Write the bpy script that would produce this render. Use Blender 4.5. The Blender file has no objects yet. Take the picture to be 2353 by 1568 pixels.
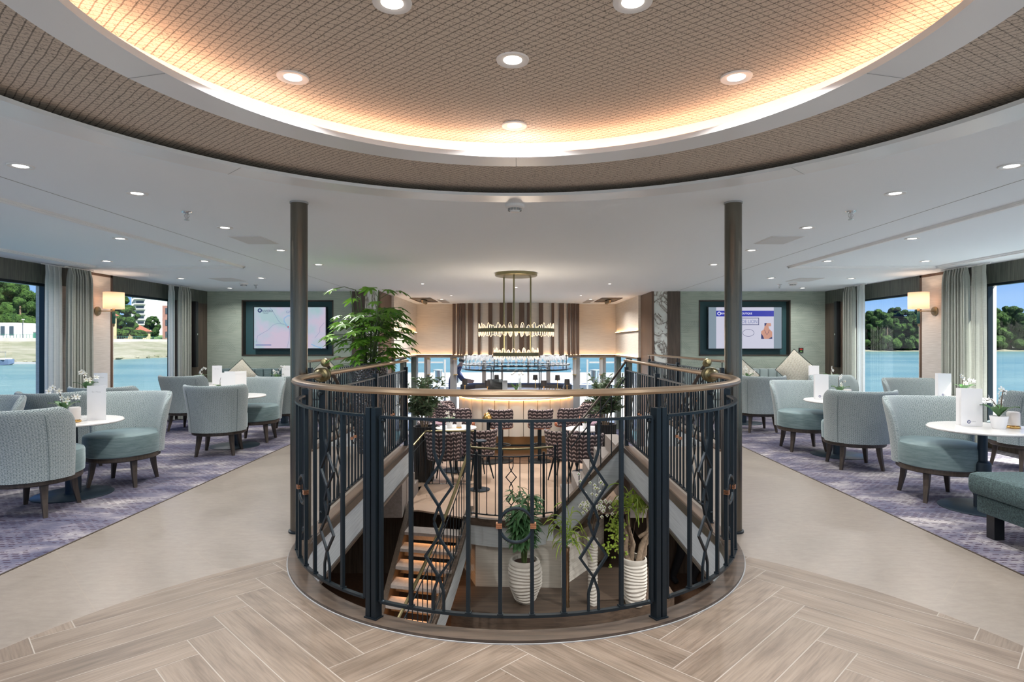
import bpy, bmesh, math, random
from math import sin, cos, pi, sqrt, radians, atan2
from mathutils import Vector, Matrix
random.seed(7)
SC = bpy.context.scene
COL = SC.collection

# ------------------------------------------------------------ camera, sky, sun, exposure
F = 1375.0; CX = 1186.0; CY = 788.0; H = 1.27
cam_d = bpy.data.cameras.new('camera'); cam = bpy.data.objects.new('camera', cam_d); COL.objects.link(cam)
cam.location = (0, 0, H); cam.rotation_euler = (pi/2, 0, 0)
cam_d.sensor_width = 36.0; cam_d.sensor_fit = 'HORIZONTAL'; cam_d.lens = 36.0*F/2353.0
cam_d.shift_x = -(CX-1176.5)/2353.0; cam_d.shift_y = (CY-784.0)/2353.0
cam_d.clip_start = 0.05; cam_d.clip_end = 3000
SC.camera = cam
SC.view_settings.view_transform = 'Standard'; SC.view_settings.look = 'None'
SC.view_settings.gamma = 1.0; SC.view_settings.use_curve_mapping = False
SC.view_settings.exposure = 1.0

wd = bpy.data.worlds.new('sky'); SC.world = wd; wd.use_nodes = True
nt = wd.node_tree; nt.nodes.clear()
wo = nt.nodes.new('ShaderNodeOutputWorld'); bg = nt.nodes.new('ShaderNodeBackground')
tc = nt.nodes.new('ShaderNodeTexCoord'); sx = nt.nodes.new('ShaderNodeSeparateXYZ')
rp = nt.nodes.new('ShaderNodeValToRGB'); nz = nt.nodes.new('ShaderNodeTexNoise')
mp = nt.nodes.new('ShaderNodeMapping'); mp.inputs['Scale'].default_value = (1.2, 1.2, 5)
nr = nt.nodes.new('ShaderNodeValToRGB'); mx = nt.nodes.new('ShaderNodeMixRGB')
e = rp.color_ramp.elements
e[0].position = 0.0; e[0].color = (0.50, 0.70, 0.95, 1)
e[1].position = 1.0; e[1].color = (0.05, 0.17, 0.55, 1)
for p_, c_ in ((0.05, (0.30, 0.53, 0.90)), (0.12, (0.13, 0.33, 0.82)), (0.35, (0.07, 0.22, 0.66))):
    k = e.new(p_); k.color = (*c_, 1)
nr.color_ramp.elements[0].position = .48; nr.color_ramp.elements[1].position = .75
nz.inputs['Scale'].default_value = 3.0; nz.inputs['Detail'].default_value = 6
nt.links.new(tc.outputs['Generated'], sx.inputs[0]); nt.links.new(sx.outputs['Z'], rp.inputs[0])
nt.links.new(tc.outputs['Generated'], mp.inputs[0]); nt.links.new(mp.outputs[0], nz.inputs['Vector'])
nt.links.new(nz.outputs['Fac'], nr.inputs[0])
ml = nt.nodes.new('ShaderNodeMath'); ml.operation = 'MULTIPLY'; ml.inputs[1].default_value = .22
nt.links.new(nr.outputs[0], ml.inputs[0]); nt.links.new(ml.outputs[0], mx.inputs['Fac'])
nt.links.new(rp.outputs[0], mx.inputs[1]); mx.inputs[2].default_value = (.85, .9, 1, 1)
nt.links.new(mx.outputs[0], bg.inputs['Color']); bg.inputs['Strength'].default_value = .58
nt.links.new(bg.outputs[0], wo.inputs[0])

sun_d = bpy.data.lights.new('sun', 'SUN'); sun = bpy.data.objects.new('sun', sun_d); COL.objects.link(sun)
sun_d.energy = 8.4; sun_d.angle = radians(.6); sun_d.color = (1, .95, .86)
sun.rotation_euler = Vector((-.60, .48, -.92)).to_track_quat('-Z', 'Y').to_euler()
DOWN_W = 6.0       # power of one recessed downlight
COVE = 8.0        # radiance of the cove LED strip
LED = 9.0          # radiance of the small LED strips

def P(px, py, d): return Vector(((px-CX)*d/F, d, H-(py-CY)*d/F))
def G(px, py, z=0.0):
    d = (H-z)*F/(py-CY); return Vector(((px-CX)*d/F, d, z))

# ------------------------------------------------------------ materials
def _n(nt, t, **k):
    n = nt.nodes.new(t)
    for a, b in k.items(): setattr(n, a, b)
    return n
def base_mat(name, col, rough=.5, metal=0.0, spec=.5):
    m = bpy.data.materials.new(name); m.use_nodes = True
    b = m.node_tree.nodes['Principled BSDF']
    b.inputs['Base Color'].default_value = (*col, 1); b.inputs['Roughness'].default_value = rough
    b.inputs['Metallic'].default_value = metal; b.inputs['Specular IOR Level'].default_value = spec
    return m, m.node_tree, b
def ramp(nt, src, stops, interp='LINEAR'):
    r = _n(nt, 'ShaderNodeValToRGB'); r.color_ramp.interpolation = interp
    e = r.color_ramp.elements
    while len(e) > 1: e.remove(e[-1])
    e[0].position = stops[0][0]; c = stops[0][1]; e[0].color = (*c, 1) if len(c) == 3 else c
    for p, c in stops[1:]:
        q = e.new(p); q.color = (*c, 1)
    nt.links.new(src, r.inputs[0]); return r.outputs[0]
def coords(nt, kind='Object', scale=(1, 1, 1), rot=(0, 0, 0), loc=(0, 0, 0)):
    t = _n(nt, 'ShaderNodeTexCoord'); m = _n(nt, 'ShaderNodeMapping')
    m.inputs['Scale'].default_value = scale; m.inputs['Rotation'].default_value = rot; m.inputs['Location'].default_value = loc
    nt.links.new(t.outputs[kind], m.inputs[0]); return m.outputs[0]
def noise(nt, vec, scale=5, detail=4, rough=.5, dist=0):
    n = _n(nt, 'ShaderNodeTexNoise'); n.inputs['Scale'].default_value = scale; n.inputs['Detail'].default_value = detail
    n.inputs['Roughness'].default_value = rough; n.inputs['Distortion'].default_value = dist
    nt.links.new(vec, n.inputs['Vector']); return n
def math_(nt, op, a, b=None, c=None):
    n = _n(nt, 'ShaderNodeMath', operation=op)
    for i, v in enumerate((a, b, c)):
        if v is None: continue
        if isinstance(v, (int, float)): n.inputs[i].default_value = v
        else: nt.links.new(v, n.inputs[i])
    return n.outputs[0]
def mixc(nt, fac, a, b, mode='MIX'):
    n = _n(nt, 'ShaderNodeMixRGB', blend_type=mode)
    for i, v in enumerate((fac, a, b)):
        if isinstance(v, (int, float)): n.inputs[i].default_value = v
        elif isinstance(v, tuple): n.inputs[i].default_value = (*v, 1) if len(v) == 3 else v
        else: nt.links.new(v, n.inputs[i])
    return n.outputs[0]
def bump(nt, b, h, strength=.3, dist=.01):
    n = _n(nt, 'ShaderNodeBump'); n.inputs['Strength'].default_value = strength; n.inputs['Distance'].default_value = dist
    nt.links.new(h, n.inputs['Height']); nt.links.new(n.outputs[0], b.inputs['Normal'])
M = {}
def simple(name, col, rough=.5, metal=0.0, spec=.5, var=0.0, vs=8, bmp=0.0, bs=60, stretch=(1, 1, 1)):
    m, nt, b = base_mat(name, col, rough, metal, spec)
    if var or bmp:
        v = coords(nt, 'Object', stretch)
    if var:
        n = noise(nt, v, vs, 5, .6)
        lo = tuple(max(0, c*(1-var)) for c in col); hi = tuple(min(1, c*(1+var)) for c in col)
        nt.links.new(ramp(nt, n.outputs['Fac'], [(.3, lo), (.7, hi)]), b.inputs['Base Color'])
    if bmp:
        n2 = noise(nt, v, bs, 3, .6); bump(nt, b, n2.outputs['Fac'], bmp, .004)
    M[name] = m; return m
def emis(name, col, s):
    m, nt, b = base_mat(name, col, .6)
    b.inputs['Emission Color'].default_value = (*col, 1); b.inputs['Emission Strength'].default_value = s
    M[name] = m; return m
def wood(name, dark, light, rough=.45, axis='Z', sc=1.0):
    m, nt, b = base_mat(name, dark, rough)
    s = {'Z': (14, 14, .8), 'X': (.8, 14, 14), 'Y': (14, .8, 14), 'U': (1.2, 16, 1)}[axis]
    v = coords(nt, 'UV' if axis == 'U' else 'Object', tuple(a*sc for a in s))
    n = noise(nt, v, 2.2, 8, .62, .4)
    c = ramp(nt, n.outputs['Fac'], [(.3, dark), (.7, light)])
    nt.links.new(c, b.inputs['Base Color']); bump(nt, b, n.outputs['Fac'], .12, .003)
    M[name] = m; return m

simple('ceiling_white', (.85, .91, .96), .8, bmp=.35, bs=260)
simple('ring_white', (.80, .83, .86), .28)
simple('seam_grey', (.34, .35, .36), .7)
simple('trim_white', (.84, .85, .86), .5)
wood('wood_dark', (.045, .032, .024), (.13, .095, .07), .45, 'Z')
wood('wood_pelmet', (.05, .058, .05), (.15, .16, .13), .45, 'Z', 1.4)
wood('wood_brown', (.075, .042, .027), (.155, .09, .055), .42, 'Z')
wood('wood_curb', (.07, .045, .03), (.17, .115, .08), .4, 'Y')
wood('wood_curb_x', (.045, .035, .028), (.13, .095, .07), .4, 'X')
wood('wood_leg', (.038, .029, .022), (.085, .065, .05), .38, 'Z', 2)
simple('black_steel', (.018, .028, .036), .36, .55, bmp=.08, bs=500)
simple('brass', (.42, .33, .20), .30, 1.0)
simple('brass_rail', (.36, .27, .185), .33, .9)
simple('old_brass', (.24, .21, .115), .38, 1.0)
simple('gold', (.83, .52, .18), .22, 1.0)
simple('copper', (.80, .40, .22), .25, 1.0)
simple('bronze', (.30, .22, .14), .3, 1.0)
simple('column_bronze', (.15, .135, .11), .26, .9)
simple('table_black', (.022, .038, .055), .42, .3)
simple('marble_top', (.78, .77, .75), .22, var=.05, vs=90)
simple('paper', (.86, .86, .87), .6)
simple('paper_logo', (.03, .05, .18), .6)
simple('paper_grey', (.55, .55, .56), .6)
simple('pot_white', (.84, .84, .85), .45)
simple('pot_ribbed', (.50, .485, .44), .75, var=.08, vs=20)
simple('soil', (.05, .028, .02), .9, var=.5, vs=60)
simple('petal', (.9, .9, .86), .6)
simple('petal_yellow', (.75, .6, .2), .6)
simple('stem_green', (.08, .13, .04), .55)
simple('twig', (.10, .065, .045), .8)
simple('bark', (.20, .15, .105), .9, var=.4, vs=30, bmp=.8, bs=40)
simple('leaf_orchid', (.06, .16, .045), .4)
simple('black_plastic', (.012, .014, .016), .35)
simple('grey_plastic', (.35, .36, .37), .5)
simple('white_plastic', (.8, .8, .8), .4)
simple('chrome', (.75, .75, .75), .15, 1.0)
simple('teal_paint', (.035, .105, .12), .5)
simple('teal_glass', (.02, .09, .08), .2)
simple('lower_dark', (.05, .038, .030), .5, var=.4, vs=6, stretch=(8, 8, 1))
simple('panel_grey', (.66, .67, .68), .6)
simple('screen_bezel', (.015, .018, .022), .2)
simple('lamp_black', (.03, .025, .024), .6)
simple('copper_panel', (.42, .25, .12), .35, .8)
simple('channel_leather', (.58, .52, .44), .55)
simple('seat_leather', (.36, .12, .06), .5)
simple('black_leather', (.02, .02, .022), .4)
simple('stone_tread', (.25, .225, .21), .7, var=.15, vs=30)
simple('skin', (.50, .29, .21), .5)
simple('navy_cloth', (.035, .05, .13), .9)
simple('khaki_cloth', (.30, .27, .23), .9)
simple('dark_cloth', (.012, .014, .02), .9)
simple('hair', (.03, .02, .015), .7)
simple('deck_white', (.75, .76, .78), .7)
simple('plaster_white', (.5, .5, .49), .8)
simple('plaster_yellow', (.42, .34, .19), .8)
simple('roof_red', (.22, .075, .045), .8, var=.25, vs=2)
simple('roof_maroon', (.13, .025, .025), .8)
simple('brick_pink', (.28, .15, .12), .9, var=.15, vs=1)
simple('window_dark', (.05, .07, .09), .2)
simple('concrete', (.36, .35, .32), .85, var=.1, vs=.5)
simple('door_green', (.03, .14, .10), .6)
simple('asphalt', (.16, .16, .165), .9)
simple('trunk', (.14, .10, .07), .9)
simple('sofa_dark', (.06, .10, .105), .95, var=.6, vs=110, bmp=.4, bs=200)
simple('boat_blue', (.08, .12, .20), .4)
simple('frost', (.90, .89, .88), .5)
simple('pink_cloth', (.34, .24, .30), .8)
M['frost'].node_tree.nodes['Principled BSDF'].inputs['Transmission Weight'].default_value = .5
emis('led_warm', (1, .56, .24), LED); emis('led_cove', (1, .58, .36), COVE)
emis('led_lens', (1, .93, .84), 7.0); emis('lamp_glow', (1, .42, .08), 4.0)
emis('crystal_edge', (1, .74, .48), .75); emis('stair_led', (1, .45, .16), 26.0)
emis('red_lit', (.35, .03, .02), .3); emis('green_lit', (.1, .22, .06), .3)

# lampshade: translucent fabric lit by the bulb inside it
m, nt, b = base_mat('shade_fabric', (.86, .72, .60), .8)
tr = _n(nt, 'ShaderNodeBsdfTranslucent'); tr.inputs[0].default_value = (.92, .80, .70, 1)
ms = _n(nt, 'ShaderNodeMixShader'); ms.inputs[0].default_value = .6
nt.links.new(b.outputs[0], ms.inputs[1]); nt.links.new(tr.outputs[0], ms.inputs[2])
nt.links.new(ms.outputs[0], nt.nodes['Material Output'].inputs[0]); M['shade_fabric'] = m
# glass pane: clear with a fresnel sheen
def glassy(name, tint=(1, 1, 1), refl=1.0, rough=0.0):
    m = bpy.data.materials.new(name); m.use_nodes = True; nt = m.node_tree
    for n in list(nt.nodes):
        if n.type == 'BSDF_PRINCIPLED': nt.nodes.remove(n)
    t = _n(nt, 'ShaderNodeBsdfTransparent'); t.inputs[0].default_value = (*tint, 1)
    g = _n(nt, 'ShaderNodeBsdfGlossy'); g.inputs['Roughness'].default_value = rough
    f = _n(nt, 'ShaderNodeLayerWeight'); f.inputs[0].default_value = .5
    fr = math_(nt, 'MULTIPLY_ADD', math_(nt, 'POWER', f.outputs['Facing'], 5.0), .9, .045)
    ms = _n(nt, 'ShaderNodeMixShader')
    nt.links.new(math_(nt, 'MULTIPLY', fr, refl), ms.inputs[0])
    nt.links.new(t.outputs[0], ms.inputs[1]); nt.links.new(g.outputs[0], ms.inputs[2])
    nt.links.new(ms.outputs[0], nt.nodes['Material Output'].inputs[0]); M[name] = m; return m
glassy('pane_glass', (.93, .97, .98), 1.0)
glassy('crystal', (.92, .93, .95), 2.2, .02)
m, nt, b = base_mat('drink_glass', (.80, .84, .88), .08, spec=1.0); b.inputs['Alpha'].default_value = .38; M['drink_glass'] = m

# fabric wallpaper with horizontal threads
def grass(name, c1, c2, fan=False, sc=1.0):
    m, nt, b = base_mat(name, c1, .85)
    v = coords(nt, 'Object', (3*sc, 3*sc, 130*sc)); n = noise(nt, v, 1.4, 5, .65)
    c = ramp(nt, n.outputs['Fac'], [(.35, c1), (.62, c2)])
    if fan:
        o = _n(nt, 'ShaderNodeTexCoord'); s = _n(nt, 'ShaderNodeSeparateXYZ'); nt.links.new(o.outputs['Object'], s.inputs[0])
        row = math_(nt, 'FLOOR', math_(nt, 'DIVIDE', s.outputs['Z'], .36))
        off = math_(nt, 'MULTIPLY', math_(nt, 'MODULO', row, 2.0), .3)
        x = math_(nt, 'SUBTRACT', math_(nt, 'MULTIPLY', math_(nt, 'FRACT', math_(nt, 'DIVIDE', math_(nt, 'ADD', s.outputs['X'], off), .6)), .6), .3)
        z = math_(nt, 'MULTIPLY', math_(nt, 'FRACT', math_(nt, 'DIVIDE', s.outputs['Z'], .36)), .36)
        r = math_(nt, 'SQRT', math_(nt, 'ADD', math_(nt, 'MULTIPLY', x, x), math_(nt, 'MULTIPLY', z, z)))
        a = math_(nt, 'ARCTAN2', z, x)
        ray = math_(nt, 'GREATER_THAN', math_(nt, 'SINE', math_(nt, 'MULTIPLY', a, 44)), .35)
        rr = math_(nt, 'MULTIPLY', math_(nt, 'GREATER_THAN', r, .12), math_(nt, 'LESS_THAN', r, .235))
        fac = math_(nt, 'MULTIPLY', math_(nt, 'MULTIPLY', ray, rr), .28)
        c = mixc(nt, fac, c, tuple(k*.45 for k in c1))
    nt.links.new(c, b.inputs['Base Color']); bump(nt, b, n.outputs['Fac'], .15, .003); M[name] = m
grass('wall_sage', (.33, .40, .335), (.47, .53, .45), True)
grass('wall_cream', (.62, .56, .49), (.76, .70, .62))
grass('wall_panel', (.55, .50, .45), (.70, .65, .60))
grass('fascia_cloth', (.42, .465, .49), (.54, .59, .61), sc=.6)
grass('fascia_cream', (.50, .48, .43), (.66, .64, .58), sc=.5)

# coffer wallpaper: wavy diamond net with flecks
m, nt, b = base_mat('net_wallpaper', (.4, .34, .28), .7)
v = coords(nt, 'Object'); nd = noise(nt, v, 7, 3, .5)
o = _n(nt, 'ShaderNodeVectorMath', operation='MULTIPLY_ADD')
nt.links.new(nd.outputs['Color'], o.inputs[0]); o.inputs[1].default_value = (.016, .016, 0); nt.links.new(v, o.inputs[2])
s = _n(nt, 'ShaderNodeSeparateXYZ'); nt.links.new(o.outputs[0], s.inputs[0])
A = math_(nt, 'ADD', math_(nt, 'MULTIPLY', s.outputs['X'], .661), math_(nt, 'MULTIPLY', s.outputs['Y'], .751))
B = math_(nt, 'SUBTRACT', math_(nt, 'MULTIPLY', s.outputs['X'], .503), math_(nt, 'MULTIPLY', s.outputs['Y'], .864))
la = math_(nt, 'LESS_THAN', math_(nt, 'FRACT', math_(nt, 'MULTIPLY', A, 35)), .15)
lb = math_(nt, 'LESS_THAN', math_(nt, 'FRACT', math_(nt, 'MULTIPLY', B, 33)), .12)
fl = noise(nt, coords(nt, 'Object', (130, 60, 100), (0, 0, .5)), 1.0, 3, .7)
fk = math_(nt, 'GREATER_THAN', fl.outputs['Fac'], .585)
fac = math_(nt, 'MINIMUM', math_(nt, 'ADD', math_(nt, 'ADD', math_(nt, 'MULTIPLY', la, .66), math_(nt, 'MULTIPLY', lb, .52)), math_(nt, 'MULTIPLY', fk, .55)), .9)
nt.links.new(mixc(nt, fac, (.62, .54, .455), (.09, .07, .055)), b.inputs['Base Color']); M['net_wallpaper'] = m

# carpet
m, nt, b = base_mat('carpet', (.3, .3, .45), .95, spec=.1)
v = coords(nt, 'Object', (1, 1, 1))
big = noise(nt, coords(nt, 'Object', (.9, 1.7, 1)), 1.5, 8, .72, .3)
c = ramp(nt, big.outputs['Fac'], [(.34, (.075, .08, .13)), (.43, (.125, .125, .18)), (.50, (.185, .175, .225)), (.57, (.30, .285, .31)), (.655, (.50, .465, .465))])
br = _n(nt, 'ShaderNodeTexBrick'); br.inputs['Scale'].default_value = 1.0
br.inputs['Brick Width'].default_value = .066; br.inputs['Row Height'].default_value = .034; br.inputs['Mortar Size'].default_value = .012; br.inputs['Mortar Smooth'].default_value = .25
nt.links.new(v, br.inputs['Vector'])
spot = noise(nt, coords(nt, 'Object', (1.4, 3.0, 1), (0, 0, 0), (3, 7, 0)), 2.3, 7, .7)
sp2 = noise(nt, coords(nt, 'Object', (15, 32, 1)), 1.0, 2, .5)
den = math_(nt, 'GREATER_THAN', math_(nt, 'ADD', math_(nt, 'MULTIPLY', spot.outputs['Fac'], .75), math_(nt, 'MULTIPLY', sp2.outputs['Fac'], .5)), .625)
dot = math_(nt, 'MULTIPLY', math_(nt, 'SUBTRACT', 1.0, br.outputs['Fac']), den)
c = mixc(nt, math_(nt, 'MULTIPLY', dot, .85), c, (.045, .025, .045))
nt.links.new(c, b.inputs['Base Color']); nn = noise(nt, v, 260, 2, .5); bump(nt, b, nn.outputs['Fac'], .5, .006); M['carpet'] = m

# beige stone floor with thin joints
m, nt, b = base_mat('stone_floor', (.5, .42, .34), .32)
v = coords(nt, 'Object'); n1 = noise(nt, v, 2.2, 8, .6, .5); n2 = noise(nt, coords(nt, 'Object', (4, 9, 1)), 3, 8, .75)
c = ramp(nt, n1.outputs['Fac'], [(.3, (.245, .212, .180)), (.7, (.28, .243, .207))])
c = mixc(nt, .5, c, ramp(nt, n2.outputs['Fac'], [(.35, (.19, .162, .137)), (.65, (.30, .262, .226))]))
br = _n(nt, 'ShaderNodeTexBrick'); br.offset = .5; br.inputs['Scale'].default_value = 1
br.inputs['Brick Width'].default_value = 1.19; br.inputs['Row Height'].default_value = .595; br.inputs['Mortar Size'].default_value = .0022
nt.links.new(coords(nt, 'Object', (1, 1, 1), (0, 0, pi/4)), br.inputs['Vector'])
c = mixc(nt, math_(nt, 'MULTIPLY', br.outputs['Fac'], .45), c, (.30, .25, .20))
nt.links.new(c, b.inputs['Base Color'])
nt.links.new(ramp(nt, n1.outputs['Fac'], [(.3, (.28,)*3), (.7, (.36,)*3)]), b.inputs['Roughness']); M['stone_floor'] = m

# herringbone planks (UV along the plank, colour attribute per plank)
m, nt, b = base_mat('plank', (.4, .32, .25), .42)
at = _n(nt, 'ShaderNodeAttribute'); at.attribute_name = 'tone'
v = coords(nt, 'UV', (1.6, 17, 1))
ad = _n(nt, 'ShaderNodeVectorMath', operation='MULTIPLY_ADD'); nt.links.new(at.outputs['Color'], ad.inputs[0]); ad.inputs[1].default_value = (37, 91, 0); nt.links.new(v, ad.inputs[2])
g1 = noise(nt, ad.outputs[0], 1.0, 9, .62, .35)
c = ramp(nt, g1.outputs['Fac'], [(.28, (.075, .050, .034)), (.40, (.155, .115, .085)), (.52, (.215, .168, .128)), (.70, (.27, .215, .170))])
g2 = noise(nt, ad.outputs[0], .35, 3, .5)
c = mixc(nt, .35, c, ramp(nt, g2.outputs['Fac'], [(.35, (.165, .13, .10)), (.65, (.26, .21, .168))]))
vo = _n(nt, 'ShaderNodeTexVoronoi'); vo.inputs['Scale'].default_value = 1.0
a2 = _n(nt, 'ShaderNodeVectorMath', operation='MULTIPLY'); nt.links.new(ad.outputs[0], a2.inputs[0]); a2.inputs[1].default_value = (1.6, .38, 1)
nt.links.new(a2.outputs[0], vo.inputs['Vector'])
kn = math_(nt, 'LESS_THAN', vo.outputs['Distance'], .055)
c = mixc(nt, math_(nt, 'MULTIPLY', kn, .6), c, (.12, .08, .055))
sp = _n(nt, 'ShaderNodeSeparateXYZ'); nt.links.new(at.outputs['Color'], sp.inputs[0])
c = mixc(nt, 1.0, c, ramp(nt, sp.outputs['X'], [(0, (.9,)*3), (1, (1.1,)*3)]), 'MULTIPLY')
g3v = _n(nt, 'ShaderNodeVectorMath', operation='MULTIPLY'); nt.links.new(ad.outputs[0], g3v.inputs[0]); g3v.inputs[1].default_value = (3.5, 7, 1)
g3 = noise(nt, g3v.outputs[0], 1.0, 4, .6); c = mixc(nt, .55, c, ramp(nt, g3.outputs['Fac'], [(.36, (.62,)*3), (.58, (1.08,)*3)]), 'MULTIPLY')
nt.links.new(c, b.inputs['Base Color']); bump(nt, b, g3.outputs['Fac'], .1, .002); M['plank'] = m
M['stone_bar'] = M['stone_floor'].copy(); [setattr(e_, 'color', (*c_, 1)) for n_ in M['stone_bar'].node_tree.nodes if n_.type == 'VALTORGB' and n_.color_ramp.elements[0].color[0] > n_.color_ramp.elements[0].color[2]+.01 for e_, c_ in zip(n_.color_ramp.elements, ((.46, .335, .25), (.52, .385, .29)))]
simple('grout', (.38, .345, .305), .7)

# chair fabrics
def weave(name, dark, light, uf, vf, amp, th=0.0):
    m, nt, b = base_mat(name, light, .9, spec=.25)
    t = _n(nt, 'ShaderNodeTexCoord'); s = _n(nt, 'ShaderNodeSeparateXYZ'); nt.links.new(t.outputs['UV'], s.inputs[0])
    n = noise(nt, coords(nt, 'UV', (1, 1, 1)), 60, 3, .6)
    tri = math_(nt, 'PINGPONG', math_(nt, 'MULTIPLY', s.outputs['X'], uf), 1.0)
    w = math_(nt, 'SINE', math_(nt, 'MULTIPLY', math_(nt, 'ADD', math_(nt, 'ADD', s.outputs['Y'], math_(nt, 'MULTIPLY', tri, amp)), math_(nt, 'MULTIPLY', n.outputs['Fac'], .012)), vf))
    dash = math_(nt, 'SINE', math_(nt, 'MULTIPLY', math_(nt, 'ADD', s.outputs['X'], math_(nt, 'MULTIPLY', n.outputs['Fac'], .02)), uf*9))
    f = math_(nt, 'ADD', math_(nt, 'MULTIPLY', w, .42), math_(nt, 'MULTIPLY', dash, .16))
    nt.links.new(ramp(nt, math_(nt, 'ADD', f, .5+th), [(.15, dark), (.62, light)]), b.inputs['Base Color'])
    bump(nt, b, f, .25, .004)
    b.inputs['Sheen Weight'].default_value = .3
    M[name] = m
weave('chair_weave', (.115, .16, .165), (.38, .44, .445), 42, 620, .012, .03)
weave('cushion_weave', (.22, .20, .13), (.72, .69, .60), 26, 150, .04)
m, nt, b = base_mat('velvet', (.22, .32, .33), .7, spec=.2)
n = noise(nt, coords(nt, 'Object', (3, 3, 26)), 2.5, 6, .7)
nt.links.new(ramp(nt, n.outputs['Fac'], [(.3, (.105, .165, .175)), (.7, (.20, .27, .275))]), b.inputs['Base Color'])
b.inputs['Sheen Weight'].default_value = .9; b.inputs['Sheen Roughness'].default_value = .35; b.inputs['Sheen Tint'].default_value = (.75, .88, .9, 1); M['velvet'] = m
m, nt, b = base_mat('velvet_pale', (.34, .42, .42), .7, spec=.2)
b.inputs['Sheen Weight'].default_value = .6; M['velvet_pale'] = m
# scalloped weave of the bar chairs
m, nt, b = base_mat('scallop', (.1, .08, .09), .85)
t = _n(nt, 'ShaderNodeTexCoord'); s = _n(nt, 'ShaderNodeSeparateXYZ'); nt.links.new(t.outputs['UV'], s.inputs[0])
u = math_(nt, 'MULTIPLY', s.outputs['X'], 12.0)
arc = math_(nt, 'MULTIPLY', math_(nt, 'ABSOLUTE', math_(nt, 'SINE', math_(nt, 'MULTIPLY', u, pi))), .45)
w = math_(nt, 'FRACT', math_(nt, 'SUBTRACT', math_(nt, 'MULTIPLY', s.outputs['Y'], 17.0), arc))
cu = math_(nt, 'GREATER_THAN', math_(nt, 'ABSOLUTE', math_(nt, 'SINE', math_(nt, 'MULTIPLY', u, pi))), .28)
nt.links.new(mixc(nt, cu, (.03, .022, .027), ramp(nt, w, [(.0, (.03, .022, .027)), (.40, (.03, .022, .027)), (.50, (.22, .16, .165)), (.75, (.50, .41, .40)), (.93, (.05, .04, .04))])), b.inputs['Base Color']); M['scallop'] = m
# curtain cloth
def cloth(name, c, trans=.3):
    m, nt, b = base_mat(name, c, .85, spec=.1)
    n = noise(nt, coords(nt, 'Object', (6, 6, 60)), 4, 4, .6)
    nt.links.new(ramp(nt, n.outputs['Fac'], [(.3, tuple(k*.88 for k in c)), (.7, tuple(min(1, k*1.1) for k in c))]), b.inputs['Base Color'])
    tr = _n(nt, 'ShaderNodeBsdfTranslucent'); tr.inputs[0].default_value = (*c, 1)
    ms = _n(nt, 'ShaderNodeMixShader'); ms.inputs[0].default_value = trans
    nt.links.new(b.outputs[0], ms.inputs[1]); nt.links.new(tr.outputs[0], ms.inputs[2])
    nt.links.new(ms.outputs[0], nt.nodes['Material Output'].inputs[0]); M[name] = m
cloth('curtain_cloth', (.50, .52, .47), .22); cloth('sheer_cloth', (.74, .77, .76), .5)
# leaves
def leafm(name, a, bcol, tr=.3):
    m, nt, b = base_mat(name, a, .42)
    n = noise(nt, coords(nt, 'Object'), 9, 4, .6)
    c = ramp(nt, n.outputs['Fac'], [(.3, a), (.7, bcol)])
    nt.links.new(c, b.inputs['Base Color'])
    t = _n(nt, 'ShaderNodeBsdfTranslucent'); nt.links.new(c, t.inputs[0])
    ms = _n(nt, 'ShaderNodeMixShader'); ms.inputs[0].default_value = tr
    nt.links.new(b.outputs[0], ms.inputs[1]); nt.links.new(t.outputs[0], ms.inputs[2])
    nt.links.new(ms.outputs[0], nt.nodes['Material Output'].inputs[0]); M[name] = m
leafm('leaf_fatsia', (.04, .17, .018), (.18, .36, .035)); leafm('leaf_bamboo', (.05, .16, .06), (.13, .28, .12))
leafm('leaf_olive', (.04, .085, .04), (.12, .17, .09)); leafm('leaf_lime', (.25, .42, .05), (.50, .62, .12))
# bank, water, far crowns
m, nt, b = base_mat('bank', (.5, .48, .38), .95)
v = coords(nt, 'Object', (1, .25, 1)); n = noise(nt, v, .25, 8, .7)
c = ramp(nt, n.outputs['Fac'], [(.35, (.09, .105, .055)), (.48, (.155, .155, .11)), (.65, (.21, .205, .165))]); nt.links.new(c, b.inputs['Base Color']); M['bank'] = m
simple('lawn', (.075, .13, .025), .95, var=.3, vs=.3)
m, nt, b = base_mat('water', (.12, .30, .36), .28)
v = coords(nt, 'Object', (.55, 1.3, 1)); n = noise(nt, v, .35, 8, .65, .3); n2 = noise(nt, coords(nt, 'Object', (.02, .05, 1)), 1, 4, .6)
nt.links.new(ramp(nt, n2.outputs['Fac'], [(.35, (.06, .14, .15)), (.65, (.12, .20, .19))]), b.inputs['Base Color']); bump(nt, b, n.outputs['Fac'], .9, .5); M['water'] = m
def crownm(name, a, c2):
    m, nt, b = base_mat(name, a, .85, spec=.2)
    n = noise(nt, coords(nt, 'Object'), .7, 8, .75)
    nt.links.new(ramp(nt, n.outputs['Fac'], [(.38, a), (.62, c2)]), b.inputs['Base Color']); bump(nt, b, n.outputs['Fac'], 1.0, 1.2); M[name] = m
crownm('crown_dark', (.010, .032, .008), (.05, .11, .022)); crownm('crown_light', (.014, .045, .010), (.075, .15, .028))
# marble
m, nt, b = base_mat('marble', (.7, .72, .68), .15)
n = noise(nt, coords(nt, 'Object', (1, 1, .8), (0, .5, 0)), 2.2, 8, .6, 2.6)
nt.links.new(ramp(nt, n.outputs['Fac'], [(.40, (.72, .76, .72)), (.48, (.66, .68, .63)), (.51, (.10, .075, .055)), (.54, (.42, .40, .36)), (.60, (.75, .78, .74))]), b.inputs['Base Color']); M['marble'] = m
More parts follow.
